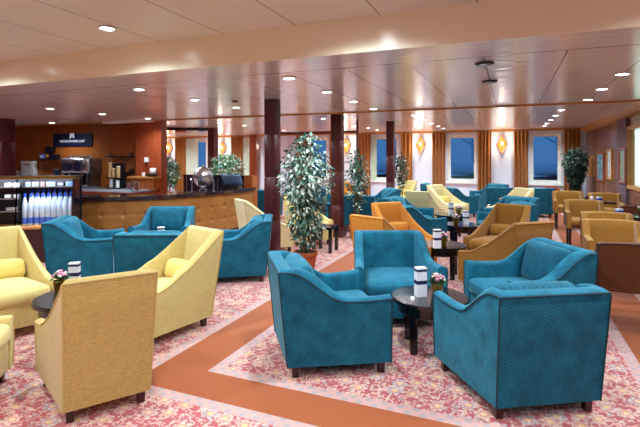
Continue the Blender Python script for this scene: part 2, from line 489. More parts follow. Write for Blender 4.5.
# plum pilaster between window and prints
yb, _ = on_x(619.5, XR)
struct(MB().b2(XR - .05, XR, YW1 + .06, yb, 0, 2.4).build('trim_4', M['purplewall']))
# cornice on right wall
cm = MB(); pr = [(XR, ZF - .16), (XR - .1, ZF - .12), (XR - .16, ZF - .05), (XR - .16, ZF), (XR, ZF)]
cm.rings([[(x, y, z) for x, z in pr] for y in (YT, YF - .06)])
struct(cm.build('trim_5', M['woodgold']))
cm = MB(); cm.rings([[(x, y, z - ZF + ZM) for x, z in pr] for y in (YS, YT - .06)])
struct(cm.build('trim_6', M['woodgold']))
struct(MB().b2(XR - .02, XR, YB, YF - .02, 0, .12).build('baseboard_right', M['legwood']))

# bar back wall -----------------------------------------------------------------
XBW, YBW = on_y(161, 8.4)[0], 8.4
XP = on_y(136, 8.2)[0]
bw = MB(); bw.b2(XL, XBW - .001, YBW, YBW + .12, 0, ZM + .1)
struct(bw.build('wall_bar', M['woodwall']))
XBP = on_y(161, 8.2)[0]
struct(MB().b2(XP, XBP, 8.2, YBW - .001, 0, ZM).build('trim_7', M['woodred']))
struct(MB().b2(on_y(105, 8.1)[0], XBW, 8.02, 8.2, ZM - .045, ZM).build('trim_8', M['frame_white']))

# dark recess strip on the ceiling beyond the bar
x0, _ = on_y(161, 12.3); x1, _ = on_y(207, 12.3)
bd = MB(); bd.rings([[(x0 - .6, 11.2, z), (x0 + .1, 11.2, z), (x1, 12.4, z), (x1, 12.7, z), (x0 - .6, 12.7, z)] for z in (ZF - .09, ZF)])
struct(bd.build('trim_9', M['darkglass']))

# columns ---------------------------------------------------------------------
def column(u, d, s, ztop, joints, plinth=False):
    x, y = P((u - UC) / FPX * d, d)
    mb = MB(); prof = []
    zs = [0] + joints + [ztop]
    for a, b in zip(zs[:-1], zs[1:]):
        prof += [(s - .012, a), (s, a + .012), (s, b - .012), (s - .012, b - .001)]
    rings = []
    for w, z in prof:
        h, r = w / 2, .018
        ring = []
        for sx, sy, a0 in ((1, 1, 0), (-1, 1, 90), (-1, -1, 180), (1, -1, 270)):
            for k in range(3):
                a = math.radians(a0 + 45 * k)
                ring.append((sx * (h - r) + r * math.cos(a), sy * (h - r) + r * math.sin(a), z))
        rings.append(ring)
    mb.rings(rings)
    o = struct(mb.build('column', M['burgundy'], smooth=40, loc=(x, y, 0)))
    if plinth:
        pm = MB(); pm.box((0, 0, .1), (s + .12, s + .12, .2), taper=.8)
        pm.build('plinth', M['burgundy'], o)
    return o
column(272.5, 6.8, .19, ZM, [.62, 1.27, 1.9])
column(337.5, 9.0, .215, ZM, [.62, 1.27, 1.9], True)
column(390.5, 12.3, .20, ZF, [.9, 1.6])
column(213, 15.0, .25, ZF, [.9, 1.6])
column(4, 10.1, .31, ZM, [.6, 1.15, 1.9])
# wooden pier behind the bar's right end
x, y = P((254.0 - UC) / FPX * 12.6, 12.6)
struct(MB().b2(x - .1, x + .1, y - .08, y + .08, 0, 2.2).build('trim_10', M['woodred']))
# maroon partition frame between columns
x0, y0 = P((272 - UC) / FPX * 11.9, 11.9); x1, y1 = P((357.5 - UC) / FPX * 11.9, 11.9)
ym = y1
x0 = on_y(276, ym)[0]
pf = thing('partition_frame', 'thin maroon open partition frame spanning behind the two middle burgundy columns', 'frame', (x1, ym, 0))
MB().b2(-.028, .028, -.03, .03, 0, ZF).build('post', M['redrail'], pf)
MB().b2(x0 - x1, -.03, -.03, .03, 2.2, 2.27).build('rail', M['redrail'], pf)
MB().b2(x0 - x1 - .06, x0 - x1 - .001, -.03, .03, 0, ZF).build('post', M['redrail'], pf)

# ------------------------------------------------------------------ curtains
CUR = [(155, 163, 'far left edge of the view beside the bar pilaster'), (175, 185.5, 'left of the leftmost far window with the sheer'),
       (231, 242.5, 'between the two sheer-draped far left windows'), (254.5, 258.5, 'narrow strip seen just left of the nearest tall column'),
       (296, 308, 'behind the big variegated ficus'), (329, 341, 'hidden mostly by the second burgundy column'),
       (358, 370.5, 'left of the window behind the third column'), (400.5, 412.5, 'right of the third column, left of a wall lamp'),
       (432, 445.5, 'left of the middle right window'), (477.5, 491.5, 'right of the middle right window'),
       (513.5, 528.5, 'left of the rightmost far window'), (563.5, 580, 'far right corner behind the dark ficus')]
for i, (a, b, where) in enumerate(CUR):
    x0, _ = on_y(a, YF - .12); x1, _ = on_y(b, YF - .12)
    w = x1 - x0; nx = max(16, int(w * 60)); mb = MB()
    nf = max(3, round(w / .13))
    front = []; back = []
    rows = []
    for z in (.04, .5, 1.1, 1.8, ZF - .075):
        k = 1 - .05 * math.sin(PI * (z / 2.5))
        f = [(-w / 2 * k + w * k * j / nx, -.045 * math.sin(2 * PI * nf * j / nx) * (1.15 - .2 * z / 2.5), z) for j in range(nx + 1)]
        bk = [(x, y + .02, z) for x, y, z in reversed(f)]
        rows.append(f + bk)
    mb.rings(rows)
    o = mb.build('curtain', M['curtain'], smooth=70, loc=((x0 + x1) / 2, YF - .12, 0))
    tag(o, 'amber brown floor-length curtain, ' + where, 'curtain', 'amber curtains along the far wall')
# pale sheers in the left windows
for (a, b, where) in ((185.5, 198, 'drawn over the left half of the leftmost far window'), (243, 252, 'drawn over the window just right of the bar'),
                      (371.5, 376.5, 'bunched at the left side of the window behind the third column')):
    x0, _ = on_y(a, YF - .05); x1, _ = on_y(b, YF - .05); w = x1 - x0; nx = 40
    rows = []
    for z in (ZW0 + .0, 1.5, ZW1 + .02):
        f = [(-w / 2 + w * j / nx, -.02 * math.sin(2 * PI * j / 8), z) for j in range(nx + 1)]
        rows.append(f + [(x, y + .006, z) for x, y, z in reversed(f)])
    mb = MB(); mb.rings(rows)
    o = mb.build('sheer_curtain', M['sheer'], smooth=70, loc=((x0 + x1) / 2, YF - .035, 0))
    tag(o, 'pale green-white sheer curtain ' + where, 'curtain', 'sheer curtains')

# ------------------------------------------------------------------ wall lamps
for (u, v, where) in ((170, 148, 'just right of the bar pilaster, leftmost of the row'), (223.5, 148, 'above the pale leafy plant behind the bar'),
                      (347, 146, 'seen just right of the second burgundy column'), (421, 145, 'between curtains right of the third column'),
                      (502, 144.5, 'between the two rightmost far windows')):
    x, d = on_y(u, YF); z = zat(v, d)
    t = thing('wall_lamp', 'glowing amber diamond-shaped wall lamp ' + where, 'lamp', (x, YF, z), 0, 'amber diamond wall lamps')
    MB().box((0, -.02, 0), (.1, .04, .22)).build('back_plate', M['brass'], t)
    mb = MB(); w, h = .17, .32
    # two folded diamond leaves forming a shallow lantern
    f = [(-w, -.07, -.02), (0, -.16, -h), (w, -.07, .02), (0, -.16, h)]
    bk = [(a, b + .012, c) for a, b, c in f]
    mb.rings([bk, f]); mb.build('shade', M['amber'], t)
    bm_ = MB(); bm_.rbox((.01, -.19, .03), (.07, .05, .09), .024, 6); bm_.build('bulb', M['bulb'], t, 60)
    ld = bpy.data.lights.new('wall_lamp_light', 'POINT'); ld.energy = 5.5; ld.color = (1, .86, .68); ld.shadow_soft_size = .1
    lo = bpy.data.objects.new('wall_lamp_light', ld); COL.objects.link(lo); lo.location = (x, YF - .32, z)

# ------------------------------------------------------------------ downlights
def make_downlight():
    t = thing('ceiling_light', '', 'ceiling light', (0, 0, 0))
    MB().lathe([(.075, -.001), (.078, -.012), (.06, -.016), (.056, -.001)], n=20).build('trim_ring', M['trimring'], t, 40)
    MB().lathe([(.055, -.002), (.055, -.010), (.02, -.014)], n=20).build('lens', M['lens'], t, 40)
    return t
dl0 = make_downlight(); first = [True]
ORD = ['nearest', 'second', 'third', 'fourth', 'fifth', 'sixth']
SP = {}
def spot(power, ang=2.7, col=(.77, .92, 1)):
    k = (power, ang)
    if k not in SP:
        l = bpy.data.lights.new('downlight_beam', 'SPOT'); l.energy = power; l.spot_size = ang; l.spot_blend = .8
        l.shadow_soft_size = .05; l.color = col; SP[k] = l
    return SP[k]
def downlight(x, y, z, label, power, show=True):
    if first[0]:
        first[0] = False; o = dl0; o.location = (x, y, z); o['label'] = label; o['group'] = 'recessed ceiling downlights'
    else:
        o = dup(dl0, (x, y, z), 0, label, 'recessed ceiling downlights')
    lo = bpy.data.objects.new('downlight_beam', spot(power)); COL.objects.link(lo); lo.location = (x, y, z - .03)
    return o
PN, PM_, PF_ = 60, 34, 40
ROWS = [(-10.4, 'over the bar'), (-7.4, 'over the bar front at left'), (-4.3, 'above the left lounge group'), (-2.2, 'above the big ficus and columns'), (1.06, 'above the gold chairs at right')]
for x, w in ROWS:
    for k, y in enumerate((4.4, 5.5, 6.6, 7.7)):
        downlight(x + (.12 if k == 3 and x < -7 else 0), y, ZM, 'round white downlight %s in the middle ceiling row %s' % (ORD[k], w), PM_)
FROWS = [(-13.5, 'at far left'), (-10.5, 'beyond the bar wall'), (-7.4, 'beyond the bar end'), (-4.3, 'beyond the ficus'), (-2.05, 'over the far teal chairs'), (.97, 'along the right wall')]
for x, w in FROWS:
    for k, y in enumerate((9.2, 10.5, 11.8, 13.1, 14.4, 15.5)):
        downlight(x, y, ZF, 'small round downlight %s in the far ceiling row %s' % (ORD[k], w), PF_ * (1.0 if k < 5 else 1.35))
for k, x in enumerate((-5.55, -3.3, -1.05, 1.2)):
    downlight(x, 3.0, ZN, 'round downlight in the cream front ceiling, ' + ['left edge of view', 'large bright one upper left', 'just cut by the top edge', 'out at right'][k], PN)
for y in (.6, -1.8):
    for x in (-5.5, -3.2, -.9, 1.2):
        downlight(x, y, ZN, 'round downlight in the cream front ceiling, overhead and out of view', PN)

# ceiling speakers, smoke detector
def cpos(u, v, z):
    d = (z - HC) * FPX / (VH - v); return P((u - UC) / FPX * d, d)
for (u, v, lab) in ((484.5, 63, 'oval dark ceiling speaker nearer the cream soffit'), (489.5, 81, 'oval dark ceiling speaker farther from the cream soffit')):
    x, y = cpos(u, v, ZM)
    t = thing('ceiling_speaker', lab, 'speaker', (x, y, ZM), 0, 'ceiling speakers')
    MB().lathe([(.085, -.001), (.085, -.012), (.07, -.02)], n=20).build('rim', M['dkmetal'], t, 40)
    MB().lathe([(.06, -.015), (.055, -.026), (.02, -.03)], n=20).build('grille', M['metal'], t, 40)
x, y = cpos(235, 98.5, ZM)
t = thing('smoke_detector', 'small grey smoke detector left of the nearest tall column', 'detector', (x, y, ZM))
MB().lathe([(.06, -.001), (.06, -.03)], n=16).build('base', M['trimring'], t, 40)
MB().lathe([(.045, -.03), (.04, -.055), (.02, -.06)], n=16).build('sensor', M['dkmetal'], t, 40)

# ------------------------------------------------------------------ chairs
def sm(a, b, x):
    t = max(0, min(1, (x - a) / (b - a))); return t * t * (3 - 2 * t)
def make_chair(kind, colr, pillow, label, inner=None, outer=None):
    names = {'T': 'lounge_armchair', 'Y': 'high_back_armchair', 'G': 'dining_armchair'}
    root = thing(names[kind], label, 'armchair')
    fab = M[colr]; pipe = M[colr + '_pipe']
    if kind == 'T':
        Wb, Wf, D, ts, tb, z0, zi, lean, r = .67, .82, .74, .085, .11, .085, .30, .10, .032
        Hb = .775
        hf = lambda s: .565 + .012 * math.sin(PI * min(1, s * 1.6)) * -1 + (Hb - .565) * sm(.46, .93, s)
        crown = .0
    elif kind == 'Y':
        Wb, Wf, D, ts, tb, z0, zi, lean, r = .48, .68, .70, .055, .09, .085, .30, .17, .02
        Hb = .87
        hf = lambda s: .445 + (Hb - .445) * (.12 * sm(.05, .9, s) + .88 * max(0, (s - .03) / .97) ** 2.1)
        crown = .0
    else:
        Wb, Wf, D, ts, tb, z0, zi, lean, r = .60, .62, .56, .07, .075, .36, .40, .12, .02
        Hb = .80
        hf = lambda s: .63 + (Hb - .63) * sm(.72, .93, s)
        crown = .012
    yb, yf = -D / 2, D / 2
    wo = lambda y: (Wb + (Wf - Wb) * (y - yb) / D) / 2
    st = []
    nS = 22
    for i in range(nS + 1):
        s = i / nS
        y = yf - s * D; yi = yf - s * (D - tb)
        st.append(((wo(y), y), (wo(yi) - ts, yi), hf(s), s * s))
    xo, xi = wo(yb), wo(yb + tb) - ts
    nB = 10
    for i in range(1, nB):
        k = 1 - 2 * i / nB
        st.append(((xo * k, yb), (xi * k, yb + tb), Hb + crown * (1 - k * k), 1))
    for i in range(nS, -1, -1):
        o, n_, h, q = st[i]
        st.append(((-o[0], o[1]), (-n_[0], n_[1]), h, q))
    def off(p, z, q):
        dz = z - z0
        fl = 1 + (.07 if kind != 'G' else .03) * dz
        return (p[0] * fl, p[1] - lean * dz * q * (1 if p[1] < 0 else 0.0) - (0 if p[1] < 0 else 0), z)
    rings = []; pipeline = []
    for o, n_, h, q in st:
        ring = []
        for k in range(5):
            z = z0 + (h - r - z0) * k / 4
            ring.append(off(o, z, q))
        for k in range(1, 6):
            a = PI * k / 6; f = (1 - math.cos(a)) / 2
            ring.append(off((o[0] + (n_[0] - o[0]) * f, o[1] + (n_[1] - o[1]) * f), h - r + r * math.sin(a), q))
        for k in range(4, -1, -1):
            z = zi + (h - r - zi) * k / 4
            ring.append(off(n_, z, q))
        ring.append(off(n_, z0, q))
        rings.append(ring)
        e = off((o[0] * 1.003, o[1] * 1.003), h - r * .7, q)
        pipeline.append(e)
    mb = MB(); mb.rings(rings)
    # chevron weave on the outside of teal chairs, plain velvet inside
    mats = [fab, fab if colr != 'teal' else M['teal_chev']]
    if outer: mats[1] = M[outer]
    if colr == 'teal' or outer:
        nr = len(rings[0])
        for i in range(len(rings) - 1):
            for j in range(nr):
                if j < 4 and (outer or inner != 'plain') and not (inner == 'backonly' and not nS <= i < nS + nB): mb.m[i * nr + j] = 1
    mb.build('frame', mats, root, 38)
    # piping
    pb = MB(); pr = .0055
    pb.tube(pipeline, pr, 5)
    for sgn in (1, -1):
        c = [off((sgn * xo * 1.004, yb * 1.004), z0 + (Hb - r - z0) * k / 4, 1) for k in range(5)]
        pb.tube(c, pr, 5)
        c = [off((sgn * wo(yf) * 1.003, yf), z0 + (hf(0) - r - z0) * k / 2, 0) for k in range(3)]
        pb.tube(c, pr, 5)
    pb.build('piping', pipe, root, 60)
    # seat
    iw = wo(0) - ts
    trap = lambda yc, h: (lambda q: (q.x * (wo(yc + q.y) - ts - .004) / iw, q.y, q.z))
    if kind == 'G':
        sb = MB(); sb.rbox((0, .03, .395), (2 * iw, D - tb - .02, .07), .01, 4, fn=trap(.03, 0)); sb.build('seat_rail', fab if not outer else M[outer], root, 40)
        sc = MB(); sc.rbox((0, .035, .46), (2 * iw, D - tb - .015, .09), .03, 8, (0, .01, .02), trap(.035, 0)); sc.build('seat_cushion', fab, root, 60)
    else:
        yc = tb / 2 - .005
        sb = MB(); sb.rbox((0, yc, (z0 + .28) / 2), (2 * iw, D - tb, .28 - z0), .012, 4, fn=trap(yc, 0)); sb.build('seat_base', fab, root, 40)
        sc = MB(); sc.rbox((0, yc + .012, .345), (2 * iw, D - tb + .02, .14), .045, 9, (0, .02, .03), trap(yc + .012, 0)); sc.build('seat_cushion', fab, root, 60)
    if kind == 'T' and pillow:
        rot = Matrix.Rotation(math.radians(14), 4, 'X')
        pm = MB(); pm.rbox((0, yb + tb + .055, .585), (2 * iw * .93, .13, .38), .055, 9, (0, .045, .0), lambda q: rot @ q)
        pm.build('back_cushion', M['teal_chev'] if pillow == 'chev' else fab, root, 60)
    elif kind == 'Y':
        if pillow:
            rot2 = Matrix.Rotation(math.radians(18), 4, 'X')
            pm = MB(); pm.rbox((0, yb + tb + .08, .495), (2 * iw * .90, .11, .18), .05, 8, (0, .02, .015), lambda q: rot2 @ q)
            pm.build('lumbar_pillow', M[pillow], root, 60)
    # legs
    lh = z0 + .01
    for sx in (1, -1):
        for y in (yb + .06, yf - .06):
            w = .05 if kind != 'G' else .042
            lb = MB(); lb.box((sx * (wo(y) - .05), y, lh / 2), (w, w, lh), taper=.8 if kind != 'G' else .72)
            lb.build('leg', M['legwood'] if kind != 'G' else M['blackleg'], root)
    return root
PROTO = {}
def chair(kind, colr, pillow, xc, d, phi, label, group, inner=None, outer=None):
    x, y = P(xc, d); k = (kind, colr, pillow, inner, outer)
    if k not in PROTO:
        o = make_chair(kind, colr, pillow, label, inner, outer); PROTO[k] = o
        o.location = (x, y, 0); o.rotation_euler.z = RZ(phi); o['group'] = group
        return o
    return dup(PROTO[k], (x, y, 0), RZ(phi), label, group)
GT, GY, GO, GC, GG = 'teal lounge armchairs', 'yellow high-back armchairs', 'orange high-back armchairs', 'cream high-back armchairs', 'gold dining armchairs'
# foreground
chair('T', 'teal', 'chev', 1.31, 3.07, -8, 'nearest teal armchair at lower right, patterned back turned to the viewer', GT, inner='backonly')
chair('T', 'teal', 'plain', .06, 3.58, 77, 'teal armchair at front centre facing right, standing beside the orange carpet band', GT)
chair('T', 'teal', 'chev', 1.83, 4.07, 262, 'teal armchair at right facing left, just behind the nearest teal armchair', GT)
chair('T', 'teal', None, .73, 4.50, 179, 'teal armchair facing the viewer behind the table with pink flowers', GT, inner='plain')
# left group
chair('Y', 'sand', 'pillow', -1.47, 3.03, -34, 'sandy yellow high-back armchair at lower left seen from behind', GY)
chair('Y', 'yellow', 'pillow', -1.42, 4.12, 221, 'yellow high-back armchair with small pillow facing left beside the orange band', GY)
chair('Y', 'yellow', 'pillow', -2.86, 4.12, 132, 'yellow high-back armchair at left edge with long pillow, facing right', GY)
chair('Y', 'yellow', 'pillow', -2.42, 2.80, 75, 'yellow armchair mostly cut off by the lower left edge, only its front shows', GY)
# teal group before the bar
chair('T', 'teal', 'plain', -3.02, 5.93, 76, 'teal armchair facing right in front of the bottle display', GT)
chair('T', 'teal', 'chev', -1.77, 5.10, 0, 'teal armchair seen from behind, directly behind the yellow armchair with a pillow', GT)
chair('T', 'teal', 'plain', -1.07, 5.98, 266, 'teal armchair facing left with its side to us, left of the potted ficus', GT)
chair('T', 'teal', 'chev', -2.36, 6.94, 178, 'teal armchair with chevron inner back facing us, against the tan bar front', GT)
chair('Y', 'cream', 'pillow', -.90, 7.66, 62, 'pale yellow armchair peeking out between the bar and nearest column', GC)
chair('T', 'teal', 'plain', -1.48, 11.5, 20, 'distant teal armchair seen left of the nearest column', GT)
chair('Y', 'yellow', 'pillow', -.24, 8.3, 150, 'yellow armchair behind the large potted ficus', GY)
chair('T', 'teal', 'plain', .02, 11.3, 150, 'distant teal armchair between the ficus and second column', GT)
# orange group
chair('Y', 'orange', 'orange', 1.20, 6.62, 158, 'bright orange high-back armchair facing right, behind the front-facing teal chair', GO)
chair('Y', 'orange', 'orange', .88, 5.66, 46, 'bright orange armchair seen from behind, leftmost of the orange group', GO)
chair('Y', 'mustard', 'mustard', 2.52, 6.42, 226, 'mustard armchair with cushion facing left, right of the small round table', GO)
chair('Y', 'mustard', 'mustard', 2.11, 5.26, -20, 'mustard armchair seen from behind, just behind the right teal chairs', GO)
# mid-far group
chair('T', 'teal', 'plain', 1.74, 8.9, 120, 'teal armchair facing right behind the bright orange armchair', GT)
chair('T', 'teal', 'plain', 1.58, 7.74, 60, 'darker teal armchair seen from its side between two tables', GT)
chair('T', 'teal', 'plain', 3.24, 8.0, 275, 'teal armchair facing left behind the mustard armchair', GT)
chair('T', 'teal', 'plain', 3.75, 8.95, 235, 'teal armchair with loose cushions behind the mustard armchair, near the white floor strip', GT)
chair('T', 'teal', 'plain', .92, 9.8, 20, 'teal armchair behind the second column, facing right', GT)
chair('T', 'teal', 'plain', 1.52, 11.6, 258, 'teal armchair with its winged back beside the third column', GT)
chair('Y', 'orange', 'orange', 1.0, 13.0, 130, 'distant orange armchair under the window behind the third column', GO)
chair('Y', 'yellow', 'pillow', 2.45, 13.5, 215, 'distant yellow armchair just right of the third column', GY)
chair('Y', 'cream', 'pillow', 3.18, 11.3, 150, 'cream armchair with pillow facing us, in front of the far teal chairs', GC)
chair('Y', 'cream', 'pillow', 2.22, 9.75, 30, 'cream armchair seen from behind left of the cream armchair with pillow', GC)
chair('Y', 'cream', 'pillow', 4.25, 10.2, 245, 'cream armchair facing left beside the tall teal chair back', GC)
chair('T', 'teal', 'plain', 5.68, 12.15, -8, 'teal armchair seen from behind near the rightmost far window', GT)
chair('T', 'teal', 'plain', 3.55, 13.9, 110, 'far teal armchair facing right under the middle right window', GT)
chair('T', 'teal', 'plain', 3.62, 12.15, 60, 'far teal armchair with its side to us behind the cream armchair', GT)
chair('T', 'teal', 'plain', 5.05, 13.6, 250, 'far teal armchair facing left, below the curtain between the windows', GT)
chair('T', 'teal', 'plain', 4.72, 12.35, 0, 'far teal armchair seen from behind, right of the tiny red flower pot', GT)
# gold dining chairs along the right wall
def gold(x, y, label, outer=None, rz=PI, colr='gold'):
    k = ('G', colr, outer)
    if k not in PROTO:
        o = make_chair('G', colr, None, label, None, outer); PROTO[k] = o
        o.location = (x, y, 0); o.rotation_euler.z = rz; o['group'] = GG; return o
    return dup(PROTO[k], (x, y, 0), rz, label, GG)
gold(1.2, 11.35, 'gold dining armchair farthest back in the left row along the right wall')
gold(1.85, 11.0, 'gold dining armchair farthest back in the right row under the framed prints')
gold(1.2, 9.0, 'gold dining armchair second from the back in the left row', 'umber')
gold(1.92, 8.75, 'dark brown-backed dining armchair by the wall under the window', 'umber', 0, 'umber')
gold(1.22, 7.02, 'gold dining armchair in the middle of the left row, only its top showing')
gold(1.12, 6.15, 'gold dining armchair facing us, opposite the nearest dark-backed chair')
gold(1.03, 5.02, 'dark brown-backed dining armchair nearest the viewer at the right edge', None, 0, 'umber')

# ------------------------------------------------------------------ tables
def make_round(label):
    t = thing('side_table', label, 'table')
    mb = MB(); mb.lathe([(.295, .385), (.31, .39), (.31, .415), (.303, .42)], n=40); mb.build('tabletop', M['blackwood'], t, 35)
    mb = MB(); mb.lathe([(.255, .30), (.262, .305), (.262, .384), (.24, .384)], n=40); mb.build('apron', M['blackwood'], t, 35)
    for k in range(4):
        a = PI / 4 + k * PI / 2
        mb = MB(); mb.box((.215 * math.cos(a), .215 * math.sin(a), .19), (.05, .05, .38), rz=a, taper=.85); mb.build('leg', M['blackwood'], t)
    return t
RT = [None]
GTB = 'round black side tables'
def rtable(xc, d, label, rz=0):
    x, y = P(xc, d)
    if RT[0] is None:
        RT[0] = make_round(label); RT[0]['group'] = GTB; RT[0].location = (x, y, 0); RT[0].rotation_euler.z = rz; return RT[0]
    return dup(RT[0], (x, y, 0), rz, label, GTB)
rtable(.90, 3.74, 'round black table between the front teal armchairs', .35)
rtable(-2.0, 3.72, 'round black table among the yellow armchairs at left', .2)
rtable(1.60, 5.98, 'round black table between orange and mustard armchairs')
rtable(-2.02, 5.98, 'round black table amid the four teal chairs before the bar', .3)
rtable(2.44, 7.78, 'round black table with menu and plant behind the orange group', .3)
rtable(2.62, 9.15, 'round black table with menu beside the teal armchairs in mid distance', .3)
rtable(4.35, 11.0, 'round black table with potted plant between far teal and cream chairs', .3)
def sq_table(loc, s, h, label, rz=0):
    t = thing('square_table', label, 'table', loc, rz)
    mb = MB(); mb.box((0, 0, h - .02), (s, s, .04)); mb.build('tabletop', M['blackwood'], t)
    for sx in (1, -1):
        for sy in (1, -1):
            mb = MB(); mb.box((sx * (s / 2 - .035), sy * (s / 2 - .035), (h - .04) / 2), (.05, .05, h - .04)); mb.build('leg', M['blackwood'], t)
    return t
x, y = P(.09, 7.6); sq_table((x, y, 0), .36, .42, 'small square black table right of the potted ficus')
x, y = P(.0, 10.3); sq_table((x, y, 0), .4, .5, 'square dark table by the distant teal chair left of the second column')
def pedestal(x, y, label):
    t = thing('dining_table', label, 'table', (x, y, 0))
    MB().box((0, 0, .705), (.6, .6, .03)).build('tabletop', M['blackwood'], t)
    MB().box((0, 0, .36), (.08, .08, .66)).build('post', M['blackleg'], t)
    MB().box((0, 0, .015), (.42, .42, .03)).build('base', M['blackleg'], t)
pedestal(1.52, 10.2, 'small square dining table between the back gold chairs')
pedestal(1.58, 7.86, 'small square dining table between middle gold chairs, carrying a blue-banded card')

# ------------------------------------------------------------------ menu cards and flower pots
def make_menu(h=.21):
    t = thing('menu_stand', '', 'menu')
    w = .085; tri = [(-w / 2, -.03), (w / 2, -.03), (w / 2, .03), (-w / 2, .03)]
    def seg(z0, z1, g=0): return MB().b2(-w / 2 - g, w / 2 + g, -.03 - g, .03 + g, z0, z1)
    seg(0, h).build('card', M['paper'], t)
    seg(h - .03, h - .012, .0012).build('printed_band', M['navy'], t)
    seg(h * .5 - .015, h * .5 + .015, .0012).build('printed_band', M['navy'], t)
    return t
MN = {}
def menu(xc, d, z, label, phi=170, h=.21, group='white menu stands with navy bands'):
    x, y = P(xc, d)
    if h not in MN:
        MN[h] = make_menu(h); MN[h].location = (x, y, z); MN[h].rotation_euler.z = RZ(phi); MN[h]['label'] = label; MN[h]['group'] = group; return
    dup(MN[h], (x, y, z), RZ(phi), label, group)
def leaf_verts(p, dirv, up, ln, w):
    s = dirv.cross(up)
    if s.length < 1e-3: s = Vector((1, 0, 0))
    s.normalize(); n_ = s.cross(dirv).normalized()
    a = p; b = p + dirv * ln * .45 + s * w * .5 + n_ * ln * .06; c = p + dirv * ln - n_ * ln * .12; e = p + dirv * ln * .45 - s * w * .5 + n_ * ln * .06
    return [tuple(q) for q in (a, b, c, e)]
def rv():
    while True:
        v = Vector((random.uniform(-1, 1), random.uniform(-1, 1), random.uniform(-1, 1)))
        if .1 < v.length < 1: return v.normalized()
def make_flowerpot(cols):
    t = thing('flower_pot', '', 'flower pot')
    MB().lathe([(.036, 0), (.04, .005), (.052, .085), (.055, .088), (.055, .098), (.047, .098), (.044, .08)], n=20).build('pot', M['brass'], t, 40)
    mb = MB()
    for i in range(70):
        d = rv(); d.z = abs(d.z) * .8 + .1; d.normalize()
        p = Vector((0, 0, .10)) + d * random.uniform(.01, .05)
        mb.add(leaf_verts(p, d, Vector((0, 0, 1)), .05, .032), [(0, 1, 2, 3)], random.randrange(2))
    mb.build('leaves', [M['leaf_g'], M['leaf_d']], t)
    mb = MB()
    for i in range(26):
        a = random.uniform(0, 2 * PI); r = random.uniform(0, .062)
        c = Vector((r * math.cos(a), r * math.sin(a), .165 + random.uniform(-.012, .018) - r * .5))
        mb.rbox(c, (.03, .03, .022), .0105, 2, mi=random.randrange(2))
    mb.build('blossoms', [M[c] for c in cols], t, 60)
    return t
FP = {}
def flower(xc, d, z, label, cols=('pink', 'petal_w')):
    x, y = P(xc, d)
    if cols not in FP:
        FP[cols] = make_flowerpot(cols); FP[cols].location = (x, y, z); FP[cols]['label'] = label; FP[cols]['group'] = 'flower pots on tables'; return
    dup(FP[cols], (x, y, z), random.uniform(0, 6), label, 'flower pots on tables')
TZ = .421
def at(u, v, z):                    # point on a table top of height z
    d = (HC - z) * FPX / (v - VH); return (u - UC) / FPX * d, d
G1 = ('pink', 'petal_w'); G2 = ('petal_w', 'pink')
xc, d = at(420.5, 296, TZ); menu(xc, d, TZ, 'tall white menu stand with navy bands beside the pink flowers, nearest table', 165, .235)
xc, d = at(432.5, 294, TZ); flower(xc + .03, d - .03, TZ, 'brass pot of pink flowers on the nearest round table', G1)
xc, d = at(60, 292, TZ); flower(xc, d, TZ, 'pot of pale pink flowers on the left table among yellow chairs', G2)
xc, d = at(74.5, 285, TZ); menu(xc, d, TZ, 'white and navy menu card behind the left flower pot', 170, .2)
xc, d = at(437, 248, TZ); menu(xc, d, TZ, 'white menu stand on the table between orange and mustard armchairs', 170, .235)
xc, d = at(443.5, 246, TZ); flower(xc, d, TZ, 'pot with pale flowers beside the menu on the orange group table', G2)
xc, d = at(462, 224, TZ); menu(2.44 + .04, 7.74, TZ, 'white menu stand left in the pair of menus in mid distance', 170, .235)
flower(2.44 - .13, 7.72, TZ, 'leafy pot left of the menu on the mid-distance table', G2)
menu(2.62, 9.1, TZ, 'white menu stand farther back, upper of the mid-distance pair', 170, .235)
flower(2.62 + .14, 9.05, TZ, 'pot of yellow-green leaves right of the farther menu stand', G2)
flower(4.35, 10.9, TZ, 'small pot with red-tinged plant on the far table before teal chairs', G1)
menu(-2.06, 5.9, TZ, 'white menu card amid the four teal chairs before the bar', 150, .235)
# glass vase on the small square table
x, y = P(.0, 7.62)
tag(MB().lathe([(.03, 0), (.034, .01), (.026, .06), (.036, .13), (.03, .13), (.02, .06), (.024, .012)], (0, 0, 0), 16).build('vase', M['brass'], None, 40, (x, y, .421)), 'slim brown vase on the small square table by the ficus', 'vase')
# items on dining tables
def cup_set(x, y, z, label):
    t = thing('menu_card', label, 'menu', (x, y, z), .6)
    MB().box((0, 0, .045), (.09, .05, .09)).build('card', M['paper'], t)
    MB().box((0, 0, .045), (.0925, .0525, .04)).build('printed_band', M['bluecap'], t)
cup_set(1.56, 10.0, .721, 'blue and white card on the farther of the two dining tables')
cup_set(1.47, 7.8, .721, 'blue and white card on the nearer of the two dining tables')
x, y = 1.46, 10.38
t = thing('condiment_set', 'dark bottle set with white label on the farthest dining table', 'condiments', (x, y, .721))
MB().lathe([(.03, 0), (.03, .07), (.012, .09), (.012, .11)], (-.05, 0, 0), 12).build('bottle', M['black'], t, 40)
MB().lathe([(.03, 0), (.03, .06), (.02, .07)], (.04, 0, 0), 12).build('jar', M['paper'], t, 40)
flo = FP[G1]; dup(flo, (1.72, 7.66, .721), 1, 'little plant at the right end of the dining table with the card', 'flower pots on tables')

